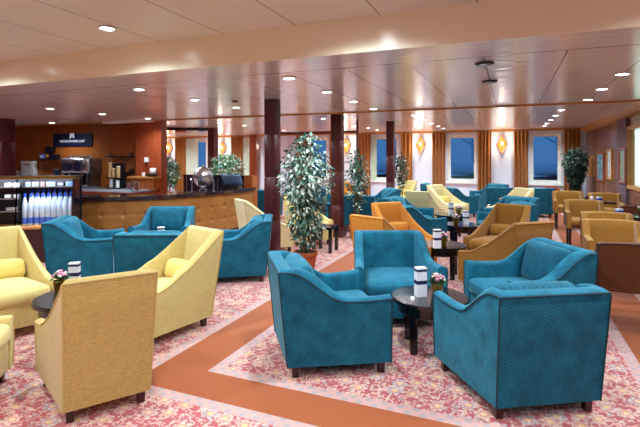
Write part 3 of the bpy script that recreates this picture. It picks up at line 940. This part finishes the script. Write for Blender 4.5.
# ------------------------------------------------------------------ potted trees
def foliage(cx, cz, rx, rz_, n, size, mats, weights, droop=.6, shell=.35, squash=None):
    mb = MB()
    for i in range(n):
        d = rv(); rad = shell + (1 - shell) * random.random() ** .5
        p = Vector((d.x * rx * rad, d.y * rx * rad, d.z * rz_ * rad))
        if squash: 
            k = squash(p.z / rz_); p.x *= k; p.y *= k
        p += Vector((cx, 0, cz))
        o = Vector((d.x, d.y, 0)); 
        dirv = (o * .7 + Vector((0, 0, -droop)) + rv() * .7).normalized()
        nrm = (rv() * .6 + Vector((d.x, d.y, .6))).normalized()
        s = size * random.uniform(.7, 1.25)
        mi = random.choices(range(len(mats)), weights)[0]
        mb.add(leaf_verts(p, dirv, nrm, s, s * .5), [(0, 1, 2, 3)], mi)
    return mb
def tree(xc, d, label, zlo, zhi, rad, n, size, mats, weights, pot_r=.17, pot_h=.26, potm='terracotta', trunks=3, squash=None, lean=0, name='potted_ficus', shell=.35):
    x, y = P(xc, d); t = thing(name, label, 'plant', (x, y, 0), 0)
    k = pot_r
    MB().lathe([(k * .68, 0), (k * .7, .008), (k * .93, pot_h * .8), (k, pot_h * .8), (k * 1.03, pot_h * .84), (k * 1.03, pot_h), (k * .9, pot_h), (k * .87, pot_h * .86)], n=28).build('pot', M[potm], t, 35)
    MB().lathe([(k * .9, pot_h * .84), (k * .86, pot_h * .9), (.01, pot_h * .92)], n=20).build('soil', M['soil'], t, 40)
    zc = (zlo + zhi) / 2
    for i in range(trunks):
        a = 2 * PI * i / trunks; pts = []
        for j in range(7):
            f = j / 6; z = pot_h * .85 + f * (zhi - .25 - pot_h)
            pts.append((.04 * math.cos(a + 5 * f) * (1 + f) + lean * f, .04 * math.sin(a + 5 * f) * (1 + f), z))
        MB().tube(pts, [.016 - .010 * j / 6 for j in range(7)], 6).build('trunk', M['bark'], t, 60)
    foliage(lean, zc, rad, (zhi - zlo) / 2, n, size, mats, weights, squash=squash, shell=shell).build('foliage', [M[m] for m in mats], t) if False else None
    mb = foliage(lean, zc, rad, (zhi - zlo) / 2, n, size, mats, weights, squash=squash, shell=shell)
    mb.build('foliage', [M[m] for m in mats], t)
    return t
tree(-.20, 6.3, 'tall variegated ficus in a terracotta pot beside the nearest column', .24, 1.95, .32, 2600, .074, ['leaf_d', 'leaf_m', 'leaf_p'], [5, 4, 3.5],
     squash=lambda q: (.78 + .42 * sm(-.7, .5, q)) * (1 + .1 * math.sin(7 * q)), shell=.15, lean=.0)
tree(.72, 8.72, 'loose leafy ficus just right of the second column', .55, 1.75, .21, 560, .085, ['leaf_d', 'leaf_m', 'leaf_p'], [6, 3, 1.5], shell=.1)
tree(2.27, 12.7, 'slender dark plant just right of the third column', .7, 1.75, .16, 420, .085, ['leaf_d', 'leaf_k', 'leaf_p'], [5, 3, 1])
tree(7.57, 13.5, 'dark bushy ficus in the far right corner by the curtain', .5, 1.92, .38, 1500, .12, ['leaf_k', 'leaf_d', 'leaf_m'], [6, 3, .6], squash=lambda q: .7 + .45 * q, lean=0)
tree(-2.78, 13.6, 'pale leafy plant seen above the back of the bar', .6, 1.72, .52, 900, .13, ['leaf_m', 'leaf_p', 'leaf_g'], [4, 3, 3], name='potted_plant')
tree(-4.85, 14.6, 'green plant next to the bar pilaster under the leftmost wall lamp', .6, 1.62, .34, 600, .12, ['leaf_m', 'leaf_g', 'leaf_p'], [4, 5, 1], name='potted_plant')

# ------------------------------------------------------------------ brown round-back sofa by the rightmost window
x, d = on_y(549, 16.1)
t = thing('tub_chair', 'low rust-brown round-backed chair under the rightmost far window', 'armchair', (x, 15.9, 0))
mb = MB(); rg = []
for k in range(13):
    a = PI * k / 12
    rg.append((.33 * math.cos(a), a))
outl = [(-.36, .08), (-.36, .45)] + [(-.36 * math.cos(PI * k / 10), .45 + .22 * math.sin(PI * k / 10)) for k in range(1, 10)] + [(.36, .45), (.36, .08)]
mb.rings([[(a, y_, z) for a, z in outl] for y_ in (.12, .3)]); mb.build('backrest', M['rust'], t, 40)
MB().rbox((0, -.06, .26), (.64, .34, .34), .05, 6).build('seat', M['rust'], t, 60)
for sx in (1, -1):
    for yy in (-.18, .25): MB().box((sx * .28, yy, .05), (.05, .05, .1)).build('leg', M['legwood'], t)

# ------------------------------------------------------------------ framed prints on the right wall
PRN = [(587, 590.3, 158, 175.6, 'smallest narrow framed print nearest the far corner'), (591.6, 594.8, 156.5, 176.5, 'slim gold-framed print, second from the far corner'),
       (597.2, 604.6, 152, 181.4, 'blue-green framed print in the middle of the right wall'), (608, 612.8, 149, 179.5, 'pale slim framed print, fourth from the far corner'),
       (620, 626.5, 148, 183, 'large grey-green framed print nearest the window on the right wall')]
ART = [((90, 100, 110), (150, 150, 130), (60, 70, 80)), ((60, 80, 90), (150, 120, 70), (40, 60, 70)), ((50, 100, 120), (130, 170, 180), (30, 60, 90)),
       ((200, 210, 210), (230, 235, 235), (120, 140, 150)), ((120, 140, 130), (170, 170, 140), (90, 110, 130))]
for i, (a, b, v0, v1, lab) in enumerate(PRN):
    XP_ = XR - (.05 if i == 4 else 0)
    y1, d1 = on_x(a, XP_); y0, d0 = on_x(b, XP_); dm = (d0 + d1) / 2
    z1, z0 = zat(v0, dm), zat(v1, dm); w = y1 - y0
    t = thing('framed_print', lab, 'picture', (XP_, (y0 + y1) / 2, (z0 + z1) / 2), 0, 'framed prints on the right wall')
    mb = MB(); h = z1 - z0; f = .045
    for (ya_, yb_, za, zb) in ((-w / 2, w / 2, h / 2 - f, h / 2), (-w / 2, w / 2, -h / 2, -h / 2 + f), (-w / 2, -w / 2 + f, -h / 2 + f, h / 2 - f), (w / 2 - f, w / 2, -h / 2 + f, h / 2 - f)):
        mb.b2(-.035, -.001, ya_, yb_, za, zb)
    mb.build('picture_frame', M['woodred'] if i in (2, 4) else M['woodgold'], t)
    MB().b2(-.012, -.004, -w / 2 + f, w / 2 - f, -h / 2 + f, h / 2 - f).build('print', art_mat(i, *[srgb(*c) for c in ART[i]]), t)

# ------------------------------------------------------------------ curved bar
front = [(-7.3, 5.44), (-6.69, 5.50), (-6.25, 5.64), (-5.9, 5.92), (-5.64, 6.34), (-5.46, 6.85), (-5.34, 7.4), (-5.28, 8.0), (-5.27, 8.75)]
def curve(pts, n):
    out = []
    for i in range(len(pts) - 1):
        p0 = pts[max(i - 1, 0)]; p1 = pts[i]; p2 = pts[i + 1]; p3 = pts[min(i + 2, len(pts) - 1)]
        for k in range(n):
            t = k / n
            out.append(tuple(.5 * (2 * b + (c - a) * t + (2 * a - 5 * b + 4 * c - e) * t * t + (-a + 3 * b - 3 * c + e) * t ** 3) for a, b, c, e in zip(p0, p1, p2, p3)))
    out.append(pts[-1]); return out
fc = curve(front, 16)
def offs(pts, o):
    r = []
    for i, p in enumerate(pts):
        a = pts[max(i - 1, 0)]; b = pts[min(i + 1, len(pts) - 1)]
        tx, ty = b[0] - a[0], b[1] - a[1]; l = math.hypot(tx, ty)
        r.append((p[0] + ty / l * o, p[1] - tx / l * o))       # +o is outwards (right of travel)
    return r
bar = thing('bar_counter', 'curved bar with buttoned tan leather front and dark polished top', 'bar', (0, 0, 0))
# tufted leather front
arc = [0]
for a, b in zip(fc[:-1], fc[1:]): arc.append(arc[-1] + math.hypot(b[0] - a[0], b[1] - a[1]))
def at_arc(s):
    for i in range(len(arc) - 1):
        if arc[i + 1] >= s:
            k = (s - arc[i]) / (arc[i + 1] - arc[i]); a, b = fc[i], fc[i + 1]
            l = math.hypot(b[0] - a[0], b[1] - a[1])
            return a[0] + (b[0] - a[0]) * k, a[1] + (b[1] - a[1]) * k, (b[1] - a[1]) / l, -(b[0] - a[0]) / l
    return fc[-1] + (1, 0)
mb = MB(); vs = []; nz_ = 36; ns = 420; fs = []
per, zrow = .34, .247
Ltot = arc[-1]
def tuft(s, z):
    # rows of buttons; horizontal seams and puffed squares
    row = (z - .10) / zrow; fr_ = abs((row % 1) - .5) * 2       # 1 at seam rows
    ss = s / per; fs_ = abs((ss % 1) - .5) * 2
    db = math.hypot((1 - fr_) * zrow / 2, (1 - fs_) * per / 2)
    return .03 * (1 - .22 * fr_ ** 10 - .12 * fs_ ** 16) - .028 * math.exp(-(db / .034) ** 2)
for j in range(nz_ + 1):
    z = .10 + .74 * j / nz_
    for i in range(ns + 1):
        x, y, nx_, ny_ = at_arc(Ltot * i / ns); b = tuft(Ltot * i / ns, z)
        vs.append((x + nx_ * b, y + ny_ * b, z))
for j in range(nz_):
    for i in range(ns): fs.append((j * (ns + 1) + i, j * (ns + 1) + i + 1, (j + 1) * (ns + 1) + i + 1, (j + 1) * (ns + 1) + i))
mb.add(vs, fs); mb.build('leather_front', M['tan'], bar, 80)
mb = MB(); inn = offs(fc, -.5); core = offs(fc, -.01)
mb.rings([[(a[0], a[1], .0), (a[0], a[1], .84), (b[0], b[1], .84), (b[0], b[1], 0)] for a, b in zip(core, inn)]); mb.build('carcass', M['woodred'], bar)
mb = MB(); kk = offs(fc, .015); mb.rings([[(a[0], a[1], .0), (a[0], a[1], .1), (b[0], b[1], .1), (b[0], b[1], 0)] for a, b in zip(kk, core)]); mb.build('kickboard', M['burgundy_d'], bar)
mb = MB(); o1, o2 = offs(fc, .07), offs(fc, -.52)
mb.rings([[(a[0], a[1], .842), (a[0], a[1], .9), (b[0], b[1], .9), (b[0], b[1], .842)] for a, b in zip(o1, o2)]); mb.build('countertop', M['granite'], bar, 30)
# back bar, dark glossy
bb = thing('back_bar', 'dark glossy back bar unit with wooden end post behind the curved bar', 'cabinet', (0, 0, 0))
xa, ybb = XBP + .02, 8.95
MB().b2(xa, -5.62, ybb, ybb + .2, 0, 1.12).build('cabinet_body', M['darkglass'], bb)
MB().b2(xa, -5.62, ybb - .02, ybb + .22, 1.121, 1.15).build('cabinet_top', M['granite'], bb)
MB().b2(-5.61, -5.40, ybb - .02, ybb + .22, 0, 1.15).build('end_post', M['woodwall'], bb)
for k in range(4): MB().b2(xa + .45 * k + .1, xa + .45 * k + .115, ybb - .012, ybb - .002, .2, 1.1).build('divider', M['metal'], bb)
# working counter along the bar wall
wc = thing('work_counter', 'grey stone work counter along the wood wall behind the bar', 'counter', (0, 0, 0))
MB().b2(-14.5, -7.5, 7.44, 8.19, 0, .80).build('cabinet_body', M['woodred'], wc)
MB().b2(-14.5, -7.48, 7.40, 8.19, .801, .84).build('worktop', M['greystone'], wc)
# phone ledge on the pilaster
lg = thing('phone_ledge', 'honey wooden ledge on the pilaster carrying the telephone', 'shelf', (0, 0, 0))
MB().b2(XP, XBP, 7.93, 8.199, 1.09, 1.13).build('ledge_top', M['woodgold'], lg)
MB().b2(XP + .03, XBP - .03, 8.0, 8.199, .8405, 1.089).build('ledge_panel', M['woodwall'], lg)

def bw_x(u, Y): return on_y(u, Y)
# sign
x0, d0 = on_y(54, YBW); x1, d1 = on_y(93, YBW); dm = (d0 + d1) / 2; z1, z0 = zat(133.5, dm), zat(146.5, dm)
cx, w, h, cz = (x0 + x1) / 2, x1 - x0, z1 - z0, (z0 + z1) / 2
sg = thing('cafe_sign', 'navy cafe sign board with white ribbon mark and lettering on the bar wall', 'sign', (cx, YBW, cz))
MB().b2(-w / 2, w / 2, -.03, -.002, -h / 2, h / 2).build('board', M['sign'], sg)
mb = MB(); rw_ = .075
rib = [(-rw_, h / 2), (rw_, h / 2), (rw_, h / 2 - .14), (0, h / 2 - .075), (-rw_, h / 2 - .14)]
mb.rings([[(a, -.036, b) for a, b in rib], [(a, -.0305, b) for a, b in rib]]); mb.build('ribbon_mark', M['signtext'], sg)
cu = bpy.data.curves.new('sign_text', 'FONT'); cu.body = 'THE BOOKMARK CAFE'; cu.size = .088; cu.align_x = 'CENTER'; cu.align_y = 'CENTER'; cu.extrude = .002
cu.materials.append(M['signtext'])
tmp = bpy.data.objects.new('lettering_curve', cu); COL.objects.link(tmp)
bpy.context.view_layer.update()
me_ = bpy.data.meshes.new_from_object(tmp.evaluated_get(bpy.context.evaluated_depsgraph_get()))
bpy.data.objects.remove(tmp)
tx = bpy.data.objects.new('lettering', me_); COL.objects.link(tx); tx.parent = sg; tx.location = (0, -.033, -.035); tx.rotation_euler = (PI / 2, 0, 0)

def wall_rect(u0, u1, v0, v1, Y):
    x0, d0 = on_y(u0, Y); x1, d1 = on_y(u1, Y); dm = (d0 + d1) / 2
    return x0, x1, zat(v1, dm), zat(v0, dm)
# towel dispenser
x0, x1, z0, z1 = wall_rect(22, 35, 161, 177, YBW - .1)
t = thing('wall_mounted_towel_dispenser', 'white wall box with red print left on the bar wall', 'dispenser', ((x0 + x1) / 2, YBW, z0))
MB().rbox((0, -.075, (z1 - z0) / 2), (x1 - x0, .14, z1 - z0), .02, 5).build('case', M['porcelain'], t, 50)
MB().b2(-.13, .13, -.149, -.146, (z1 - z0) * .74, (z1 - z0) * .82).build('printed_strip', M['red'], t)
x0, x1, z0, z1 = wall_rect(15, 18.5, 169.5, 176, YBW - .1)
t = thing('wall_mounted_soap_dispenser', 'small white soap dispenser at far left of the bar wall', 'dispenser', ((x0 + x1) / 2, YBW, z0))
MB().b2(-.045, .045, -.08, -.001, 0, .15).build('case', M['porcelain'], t); MB().b2(-.02, .02, -.06, -.02, .1501, .19).build('pump', M['black'], t)
# shelf with dark tins
x0, x1, z0, z1 = wall_rect(39, 62, 150, 159, YBW - .12)
sh = thing('wall_shelf', 'thin dark shelf on the bar wall below the sign', 'shelf', ((x0 + x1) / 2, YBW, z0))
w = x1 - x0
MB().b2(-w / 2, w / 2, -.2, -.002, -.02, 0).build('board', M['black'], sh)
for sx in (-1, 1): MB().b2(sx * w * .42 - .01, sx * w * .42 + .01, -.18, -.002, -.06, -.0201).build('bracket', M['metal'], sh)
cxs = (x0 + x1) / 2
for k, (ox, ww, hh, mt, lb) in enumerate(((-.27, .2, .13, 'bluelabel', 'blue packet at the left end of the dark wall shelf'), (-.06, .17, .17, 'black', 'black tin with orange label, middle of the dark wall shelf'), (.15, .22, .12, 'black', 'low black tin at the right end of the dark wall shelf'))):
    t = thing('tin', lb, 'tin', (cxs + ox, YBW - .1, z0 + .001), 0, 'tins on the wall shelf')
    MB().rbox((0, 0, hh / 2), (ww, .13, hh), .012, 3).build('can', M[mt], t, 40)
    MB().b2(-ww * .3, ww * .3, -.068, -.0655, hh * .25, hh * .7).build('sticker', M['orange'] if k == 1 else M['paper'] if k == 0 else M['navy'], t)
t = thing('tin', 'black tin stacked on top above the dark wall shelf', 'tin', (cxs - .04, YBW - .1, z0 + .175), 0, 'tins on the wall shelf')
MB().rbox((0, 0, .08), (.24, .13, .15), .012, 3).build('can', M['black'], t, 40); MB().b2(-.05, .05, -.068, -.0655, .05, .1).build('sticker', M['navy'], t)
# grinder
x0, x1, z0, z1 = wall_rect(53, 61.5, 165.5, 176, 8.0)
t = thing('coffee_grinder', 'black coffee grinder left of the espresso machine', 'grinder', ((x0 + x1) / 2, 8.0, .8405))
MB().rbox((0, 0, .13), (.17, .2, .26), .02, 4).build('body', M['black'], t, 40)
MB().lathe([(.04, .26), (.06, .28), (.11, .40), (.115, .42), (.02, .43)], n=16).build('hopper', M['darkglass'], t, 40)
MB().lathe([(.118, .421), (.118, .44), (.02, .45)], n=16).build('lid', M['metal'], t, 40)
# espresso machine
x0, x1, z0, z1 = wall_rect(65.5, 96.5, 158, 190, 7.75)
W_ = (x1 - x0) * .86; x0 -= .1; x1 -= .1; t = thing('espresso_machine', 'large chrome espresso machine on the work counter below the sign', 'coffee machine', ((x0 + x1) / 2, 7.84, .8405))
ht = z1 - .84
MB().rbox((0, .02, ht * .74), (W_, .46, ht * .5), .05, 6, (0, .02, .02)).build('body', M['metal'], t, 50)
MB().rbox((0, .12, ht * .28), (W_ * .82, .24, ht * .44), .03, 5).build('back_panel', M['dkmetal'], t, 50)
MB().rbox((0, -.02, .05), (W_ * .96, .46, .08), .02, 5).build('drip_tray', M['metal'], t, 50)
for sx in (-1, 1):
    MB().b2(sx * W_ * .44 - .03, sx * W_ * .44 + .03, -.16, .2, .0901, ht * .5).build('side_post', M['metal'], t)
    MB().lathe([(.11, -.02), (.11, .02)], (0, 0, 0), 20).build('gauge', M['navy'], t, 40).location = (sx * W_ * .2, -.24, ht * .72)
for o in t.children:
    if o.name.startswith('gauge'): o.rotation_euler = (PI / 2, 0, 0)
for sx in (-.25, .25):
    MB().tube([(sx * W_, -.12, ht * .49), (sx * W_, -.12, ht * .42)], .035, 10).build('group_head', M['metal'], t, 40)
    MB().tube([(sx * W_, -.12, ht * .42), (sx * W_, -.32, ht * .38)], .014, 8).build('portafilter_handle', M['black'], t, 40)
for k in range(6):
    c = thing('coffee_cup', '%s white cup on top of the espresso machine, counted from the left' % ['first', 'second', 'third', 'fourth', 'fifth', 'last'][k], 'cup', ((x0 + x1) / 2 - W_ * .38 + W_ * .152 * k, 7.82, .8405 + ht * 1.012), 0, 'cups on the espresso machine')
    MB().lathe([(.025, 0), (.045, .055), (.041, .055), (.022, .006)], n=14).build('bowl', M['porcelain'], c, 40)
    MB().tube([(.042, 0, .045), (.065, 0, .035), (.036, 0, .015)], .005, 5).build('handle', M['porcelain'], c, 40)
# tower of paper cups
x0, x1, z0, z1 = wall_rect(103, 117.5, 162.5, 190, 7.8); cx = (x0 + x1) / 2
t = thing('cup_dispenser', 'black rack holding stacks of tan paper cups right of the espresso machine', 'cup rack', (cx, 7.95, .8405))
hh = z1 - .84
MB().b2(-.19, .19, -.1, .12, 0, .02).build('base', M['black'], t)
MB().b2(-.19, .19, .08, .12, .0201, hh * .96).build('back_plate', M['black'], t)
MB().b2(-.19, .19, -.1, .0799, hh * .38, hh * .42).build('shelf', M['black'], t)
for k, (ox, zz, hs) in enumerate(((-.14, hh * .421, hh * .55), (-.03, hh * .421, hh * .34), (.11, hh * .421, hh * .42), (-.1, .0205, .19), (.09, .0205, .17))):
    c = thing('cup_stack', ['tall stack of tan paper cups at left of the rack', 'short stack of tan paper cups in the rack middle', 'stack of tan paper cups at right of the rack', 'white cup stack low left in the rack', 'white cup stack low right in the rack'][k], 'paper cups', (cx + ox, 7.93, .8405 + zz), 0, 'cup stacks in the rack')
    prof = []
    nst = max(4, int(hs / .03))
    for q in range(nst): prof += [(.036, hs * q / nst), (.045, hs * (q + .8) / nst), (.045, hs * (q + .98) / nst)]
    MB().lathe(prof, n=14).build('cups', M['kraft'] if k < 3 else M['porcelain'], c, 40)
    MB().lathe([(.047, hs + .001), (.047, hs + .012), (.03, hs + .014)], n=14).build('rim', M['porcelain'], c, 40)
# two slim glass shelves
for (u0, u1, v, lb) in ((107, 131, 156, 'upper slim glass shelf on chrome pegs on the bar wall'), (114, 131.5, 171.5, 'lower slim glass shelf on chrome pegs on the bar wall')):
    x0, x1, z0, z1 = wall_rect(u0, u1, v, v + 1, YBW - .1); w = x1 - x0
    t = thing('glass_shelf', lb, 'shelf', ((x0 + x1) / 2, YBW, z0), 0, 'slim glass shelves')
    MB().b2(-w / 2, w / 2, -.16, -.01, 0, .02).build('plate', M['darkglass'], t)
    for sx in (-.4, .45): MB().b2(sx * w - .025, sx * w + .025, -.12, -.001, .0201, .1).build('peg', M['metal'], t)
# kettle, jug
for (u, lb, hgt) in ((129.5, 'steel milk jug on the work counter below the glass shelves', .16), (135.5, 'taller steel jug right of the milk jug on the work counter', .21)):
    x, d = on_y(u, 7.6)
    t = thing('milk_jug', lb, 'jug', (x, 7.6, .8405), 0, 'steel jugs')
    MB().lathe([(.06, 0), (.066, .02), (.05, hgt * .75), (.056, hgt), (.05, hgt), (.045, hgt * .75)], n=18).build('body', M['metal'], t, 40)
    MB().tube([(.05, 0, hgt * .9), (.1, 0, hgt * .8), (.1, 0, hgt * .4), (.06, 0, hgt * .25)], .008, 6).build('handle', M['metal'], t, 40)
# telephone and white holder
x, d = on_y(152, 8.06)
t = thing('telephone', 'black telephone with pale handset on the pilaster ledge', 'telephone', (x, 8.06, 1.1305))
MB().rbox((0, 0, .03), (.2, .17, .06), .02, 4).build('base', M['black'], t, 40)
MB().rbox((0, .03, .13), (.17, .05, .13), .02, 4).build('notepad', M['porcelain'], t, 40)
x, d = on_y(143.5, 8.06)
tag(MB().lathe([(.035, 0), (.045, .09), (.04, .09), (.03, .005)], n=16).build('mug', M['porcelain'], None, 40, (x, 8.06, 1.1305)), 'white mug on the ledge left of the telephone', 'mug')
x, d = on_y(147.5, 8.2); z = zat(160, d)
t = thing('wall_mounted_dispenser', 'small white dispenser with thin pipe on the pilaster above the ledge', 'dispenser', (x, 8.199, z))
MB().b2(-.04, .04, -.06, -.001, -.05, .06).build('case', M['porcelain'], t); MB().b2(-.008, .008, -.03, -.014, -.36, -.0501).build('pipe', M['pipe'], t)

# silver punch bowl ball, taps, register on the curved bar
x, y = P((203 - UC) / FPX * 9.1, 9.1)
t = thing('ice_bucket', 'large domed silver ice bucket standing on the bar', 'ice bucket', (x, y, .9005))
prof = [(.08, 0), (.085, .01), (.03, .05)] + [(.2 * math.sin(a), .27 - .2 * math.cos(a)) for a in [PI * k / 14 for k in range(2, 8)]] 
MB().lathe(prof, n=28).build('bowl', M['metal'], t, 30)
MB().lathe([(.2 * math.sin(a), .272 - .2 * math.cos(a)) for a in [PI * k / 14 for k in range(7, 14)]] + [(.01, .472)], n=12).build('lid', M['metal'], t, 10)
MB().lathe([(.012, .47), (.02, .49), (.01, .51)], n=10).build('knob', M['brass'], t, 40)
for (u, lb) in ((192, 'chrome bar tap left of the silver ice bucket'), (213.5, 'chrome bar tap right of the silver ice bucket')):
    dd = 8.75; x, y = P((u - UC) / FPX * dd, dd)
    t = thing('bar_tap', lb, 'tap', (x, y, .9005), RZ(180), 'chrome bar taps')
    MB().lathe([(.03, 0), (.03, .01), (.012, .02), (.012, .24)], n=12).build('stem', M['metal'], t, 40)
    MB().tube([(0, 0, .23), (0, .05, .25), (0, .1, .22)], .01, 8).build('spout', M['metal'], t, 40)
    MB().lathe([(.01, .241), (.016, .30), (.005, .31)], n=10).build('handle', M['black'], t, 40)
x, y = P((232 - UC) / FPX * 9.6, 9.6)
t = thing('cash_register', 'low dark till with sloping pale blue screen at the right of the bar', 'till', (x, y, .9005), RZ(190))
MB().box((0, 0, .04), (.36, .26, .08)).build('drawer', M['black'], t)
r_ = Matrix.Rotation(math.radians(-35), 4, 'X')
MB().rbox((0, .0, .19), (.42, .03, .26), .012, 4, fn=lambda q: r_ @ q).build('screen', plain('pale_blue_screen', srgb(110, 150, 190), .15), t, 40)
# ------------------------------------------------------------------ bottle display case
dcx, dcd = -4.64, 6.93
x, y = P(dcx, dcd)
cs = thing('display_case', 'glass fronted refrigerated display case beside the left end of the bar', 'display case', (x, y, 0), RZ(-14))
Wd = 1.75
hw = Wd / 2
LD = .09
MB().b2(-hw, hw, -.3, .2, 0, .5).build('plinth', M['legwood'], cs)
MB().b2(-hw, hw, .17, .2, .501, 1.24).build('back_panel', M['dkmetal'], cs)
MB().b2(-hw, hw, -.20, .2, 1.2405, 1.275).build('top', M['dkmetal'], cs)
MB().b2(-hw, hw, -.215, -.201, 1.235, 1.278).build('top_rail', M['brass'], cs)
for xx in (-hw, LD, hw - .03):
    mb = MB(); mb.rings([[(xx + a, -.30, .51), (xx + a, .169, .51), (xx + a, .169, 1.239), (xx + a, -.2, 1.239)] for a in (0, .018)]); mb.build('divider_glass', M['pane'] if xx < .5 else M['darkglass'], cs)
MB().b2(-hw, hw, -.33, .1699, .5005, .53).build('bottom_shelf', M['woodgold'], cs)
MB().b2(LD + .025, hw - .035, -.06, .165, 1.10, 1.112).build('upper_shelf', M['metal'], cs)
for k, zz in enumerate((.74, .93, 1.10)): MB().b2(-hw + .03, LD - .01, -.12, .165, zz, zz + .012).build('side_shelf', M['metal'], cs)
cl = bpy.data.lights.new('case_fill_light', 'AREA'); cl.shape = 'RECTANGLE'; cl.size = 1.5; cl.size_y = .06; cl.energy = 8; cl.color = (.9, .96, 1)  # fill light added under the case top to brighten the bottles
clo = bpy.data.objects.new('case_fill_light', cl); COL.objects.link(clo); clo.location = P(dcx - .02, dcd - .17) + (1.225,); clo.rotation_euler = (math.radians(12), 0, RZ(-14))
bt = [None]
def make_bottle():
    t = thing('water_bottle', '', 'bottle')
    MB().lathe([(.034, 0), (.0388, .008), (.0388, .28), (.035, .33), (.015, .42), (.014, .44)], n=16).build('body', M['bottleglass'], t, 40)
    MB().lathe([(.0393, .03), (.0393, .12)], n=16, caps=False).build('label', M['bluelabel'], t, 40)
    MB().lathe([(.017, .43), (.017, .475), (.008, .477)], n=12).build('cap', M['bluecap'], t, 40)
    return t
from mathutils import Euler
rzc = RZ(-14)
def cw(lx, ly): return (x + lx * math.cos(rzc) - ly * math.sin(rzc), y + lx * math.sin(rzc) + ly * math.cos(rzc))
CWX, CWY = x, y
rowlab = ['front', 'rear']
ordn = ['first', 'second', 'third', 'fourth', 'fifth', 'sixth', 'seventh', 'eighth', 'ninth', 'tenth', 'eleventh']
MB().b2(LD + .025, hw - .035, .02, .1695, .5305, .58).build('riser', M['dkmetal'], cs)
for r in range(2):
    for k in range(9 if r == 0 else 8):
        lx = LD + .07 + .079 * (k + .5 * r); ly = (-.09, .09)[r]; z = (.5305, .5805)[r]
        px, py = cw(lx, ly)
        lb = 'blue-capped water bottle, %s from left in the %s row of the display case' % (ordn[k], rowlab[r])
        if bt[0] is None:
            bt[0] = make_bottle(); o = bt[0]; o.location = (px, py, z); o['label'] = lb; o['group'] = 'water bottles in the display case'
        else: dup(bt[0], (px, py, z), 0, lb, 'water bottles in the display case')
packs = [('packgrey', .07), ('packgrey', .09), ('pinkish', .06), ('packblue', .13), ('navy', .10), ('packblue', .14)]
lx = LD + .04
for k, (mt, w_) in enumerate(packs):
    px, py = cw(lx + w_ / 2, .04); lx += w_ + .022
    t = thing('snack_pack', '%s small pack from the left on the upper shelf above the bottles' % ordn[k], 'snack pack', (px, py, 1.1125), rzc, 'snack packs on the upper shelf')
    MB().rbox((0, 0, .035), (w_, .08, .07), .01, 3).build('pack', M[mt], t, 40)
    MB().b2(-w_ * .3, w_ * .3, -.0425, -.0405, .02, .045).build('sticker', M['bluelabel'] if mt != 'navy' else M['paper'], t)
for k, (lx, zz, w_) in enumerate(((-.08, 1.1125, .08), (.03, 1.1125, .08), (-.08, .9425, .09), (.03, .9425, .07), (-.03, .7525, .16))):
    px, py = cw(lx, -.02)
    t = thing('wrapped_sandwich', ['left white wrapped sandwich, top side shelf', 'right white wrapped sandwich, top side shelf', 'left wrapped sandwich, middle side shelf', 'right wrapped sandwich, middle side shelf', 'silver wrapped sandwich, lowest side shelf'][k] + ' of the display case', 'sandwich', (px, py, zz), rzc, 'wrapped sandwiches')
    MB().rbox((0, 0, .03), (w_, .1, .06), .015, 3).build('wrap', M['porcelain'] if k < 4 else M['metal'], t, 40)

# ------------------------------------------------------------------ night harbour outside
hb = struct(MB().b2(-60, 60, YF + 12, YF + 90, -7, -6).build('harbour_quay', plain('dusk_quay', srgb(60, 50, 80), .8)))
def boat(x, y, label, hull, L_=4.2, rz=.0):
    t = thing('harbour_boat', label, 'boat', (x, y, -6), rz)
    mb = MB(); rg = []
    for k in range(9):
        f = k / 8; s = math.sin(PI * (.12 + .80 * f)) ** .6; X = -L_ / 2 + L_ * f
        rg.append([(X, -1.3 * s, 6.2 + .5 * f * f), (X, 1.3 * s, 6.2 + .5 * f * f), (X, .8 * s, 4.6), (X, -.8 * s, 4.6)])
    mb.rings(rg); mb.build('hull', hull, t)
    MB().rbox((0, 0, 6.8), (1.6, 1.2, .8), .2, 4).build('cabin', M['paper'], t, 40)
    MB().tube([(.6, 0, 7.3), (.3, 0, 13)], .07, 8).build('mast', M['metal'], t)
    MB().tube([(.5, 0, 8.5), (-2.6, 0, 10.4)], .05, 8).build('boom', M['metal'], t)
    MB().b2(-.8, .8, -.8, .8, 0, 4.55).build('cradle', M['dkmetal'], t)
dkh = plain('boat_hull_rust', srgb(120, 60, 60), .5); tnh = plain('boat_hull_tan', srgb(190, 160, 110), .5)
xq, _ = on_y(464, YF + 16); boat(xq, YF + 16, 'moored boat with tan hull and mast outside the middle right window', tnh)
xq, _ = on_y(548, YF + 16); boat(xq, YF + 16, 'moored boat with dark red hull outside the rightmost window', dkh)
xq, _ = on_y(388, YF + 18); boat(xq, YF + 18, 'moored boat with dark red hull outside the window behind the third column', dkh)

# ------------------------------------------------------------------ world, camera, view
w = bpy.data.worlds.new('dusk_world'); S.world = w; w.use_nodes = True
bg = w.node_tree.nodes['Background']; bg.inputs[0].default_value = (.03, .10, .24, 1); bg.inputs[1].default_value = .55
cam = bpy.data.cameras.new('camera'); co = bpy.data.objects.new('camera', cam); COL.objects.link(co)
co.location = (0, 0, HC); co.rotation_euler = (PI / 2, 0, TH)
cam.sensor_fit = 'HORIZONTAL'; cam.sensor_width = 36; cam.lens = FPX * 36 / 640
cam.shift_y = -(213.5 - VH) / 640
cam.clip_start = .05; cam.clip_end = 300
S.camera = co
S.view_settings.view_transform = 'Standard'; S.view_settings.look = 'None'
S.view_settings.gamma = 1; S.view_settings.exposure = 1.62
S.cycles.max_bounces = 10; S.cycles.diffuse_bounces = 7; S.cycles.glossy_bounces = 4; S.cycles.transmission_bounces = 6
S.cycles.use_denoising = True
S.cycles.sample_clamp_indirect = 6
S.cycles.caustics_reflective = False; S.cycles.caustics_refractive = False
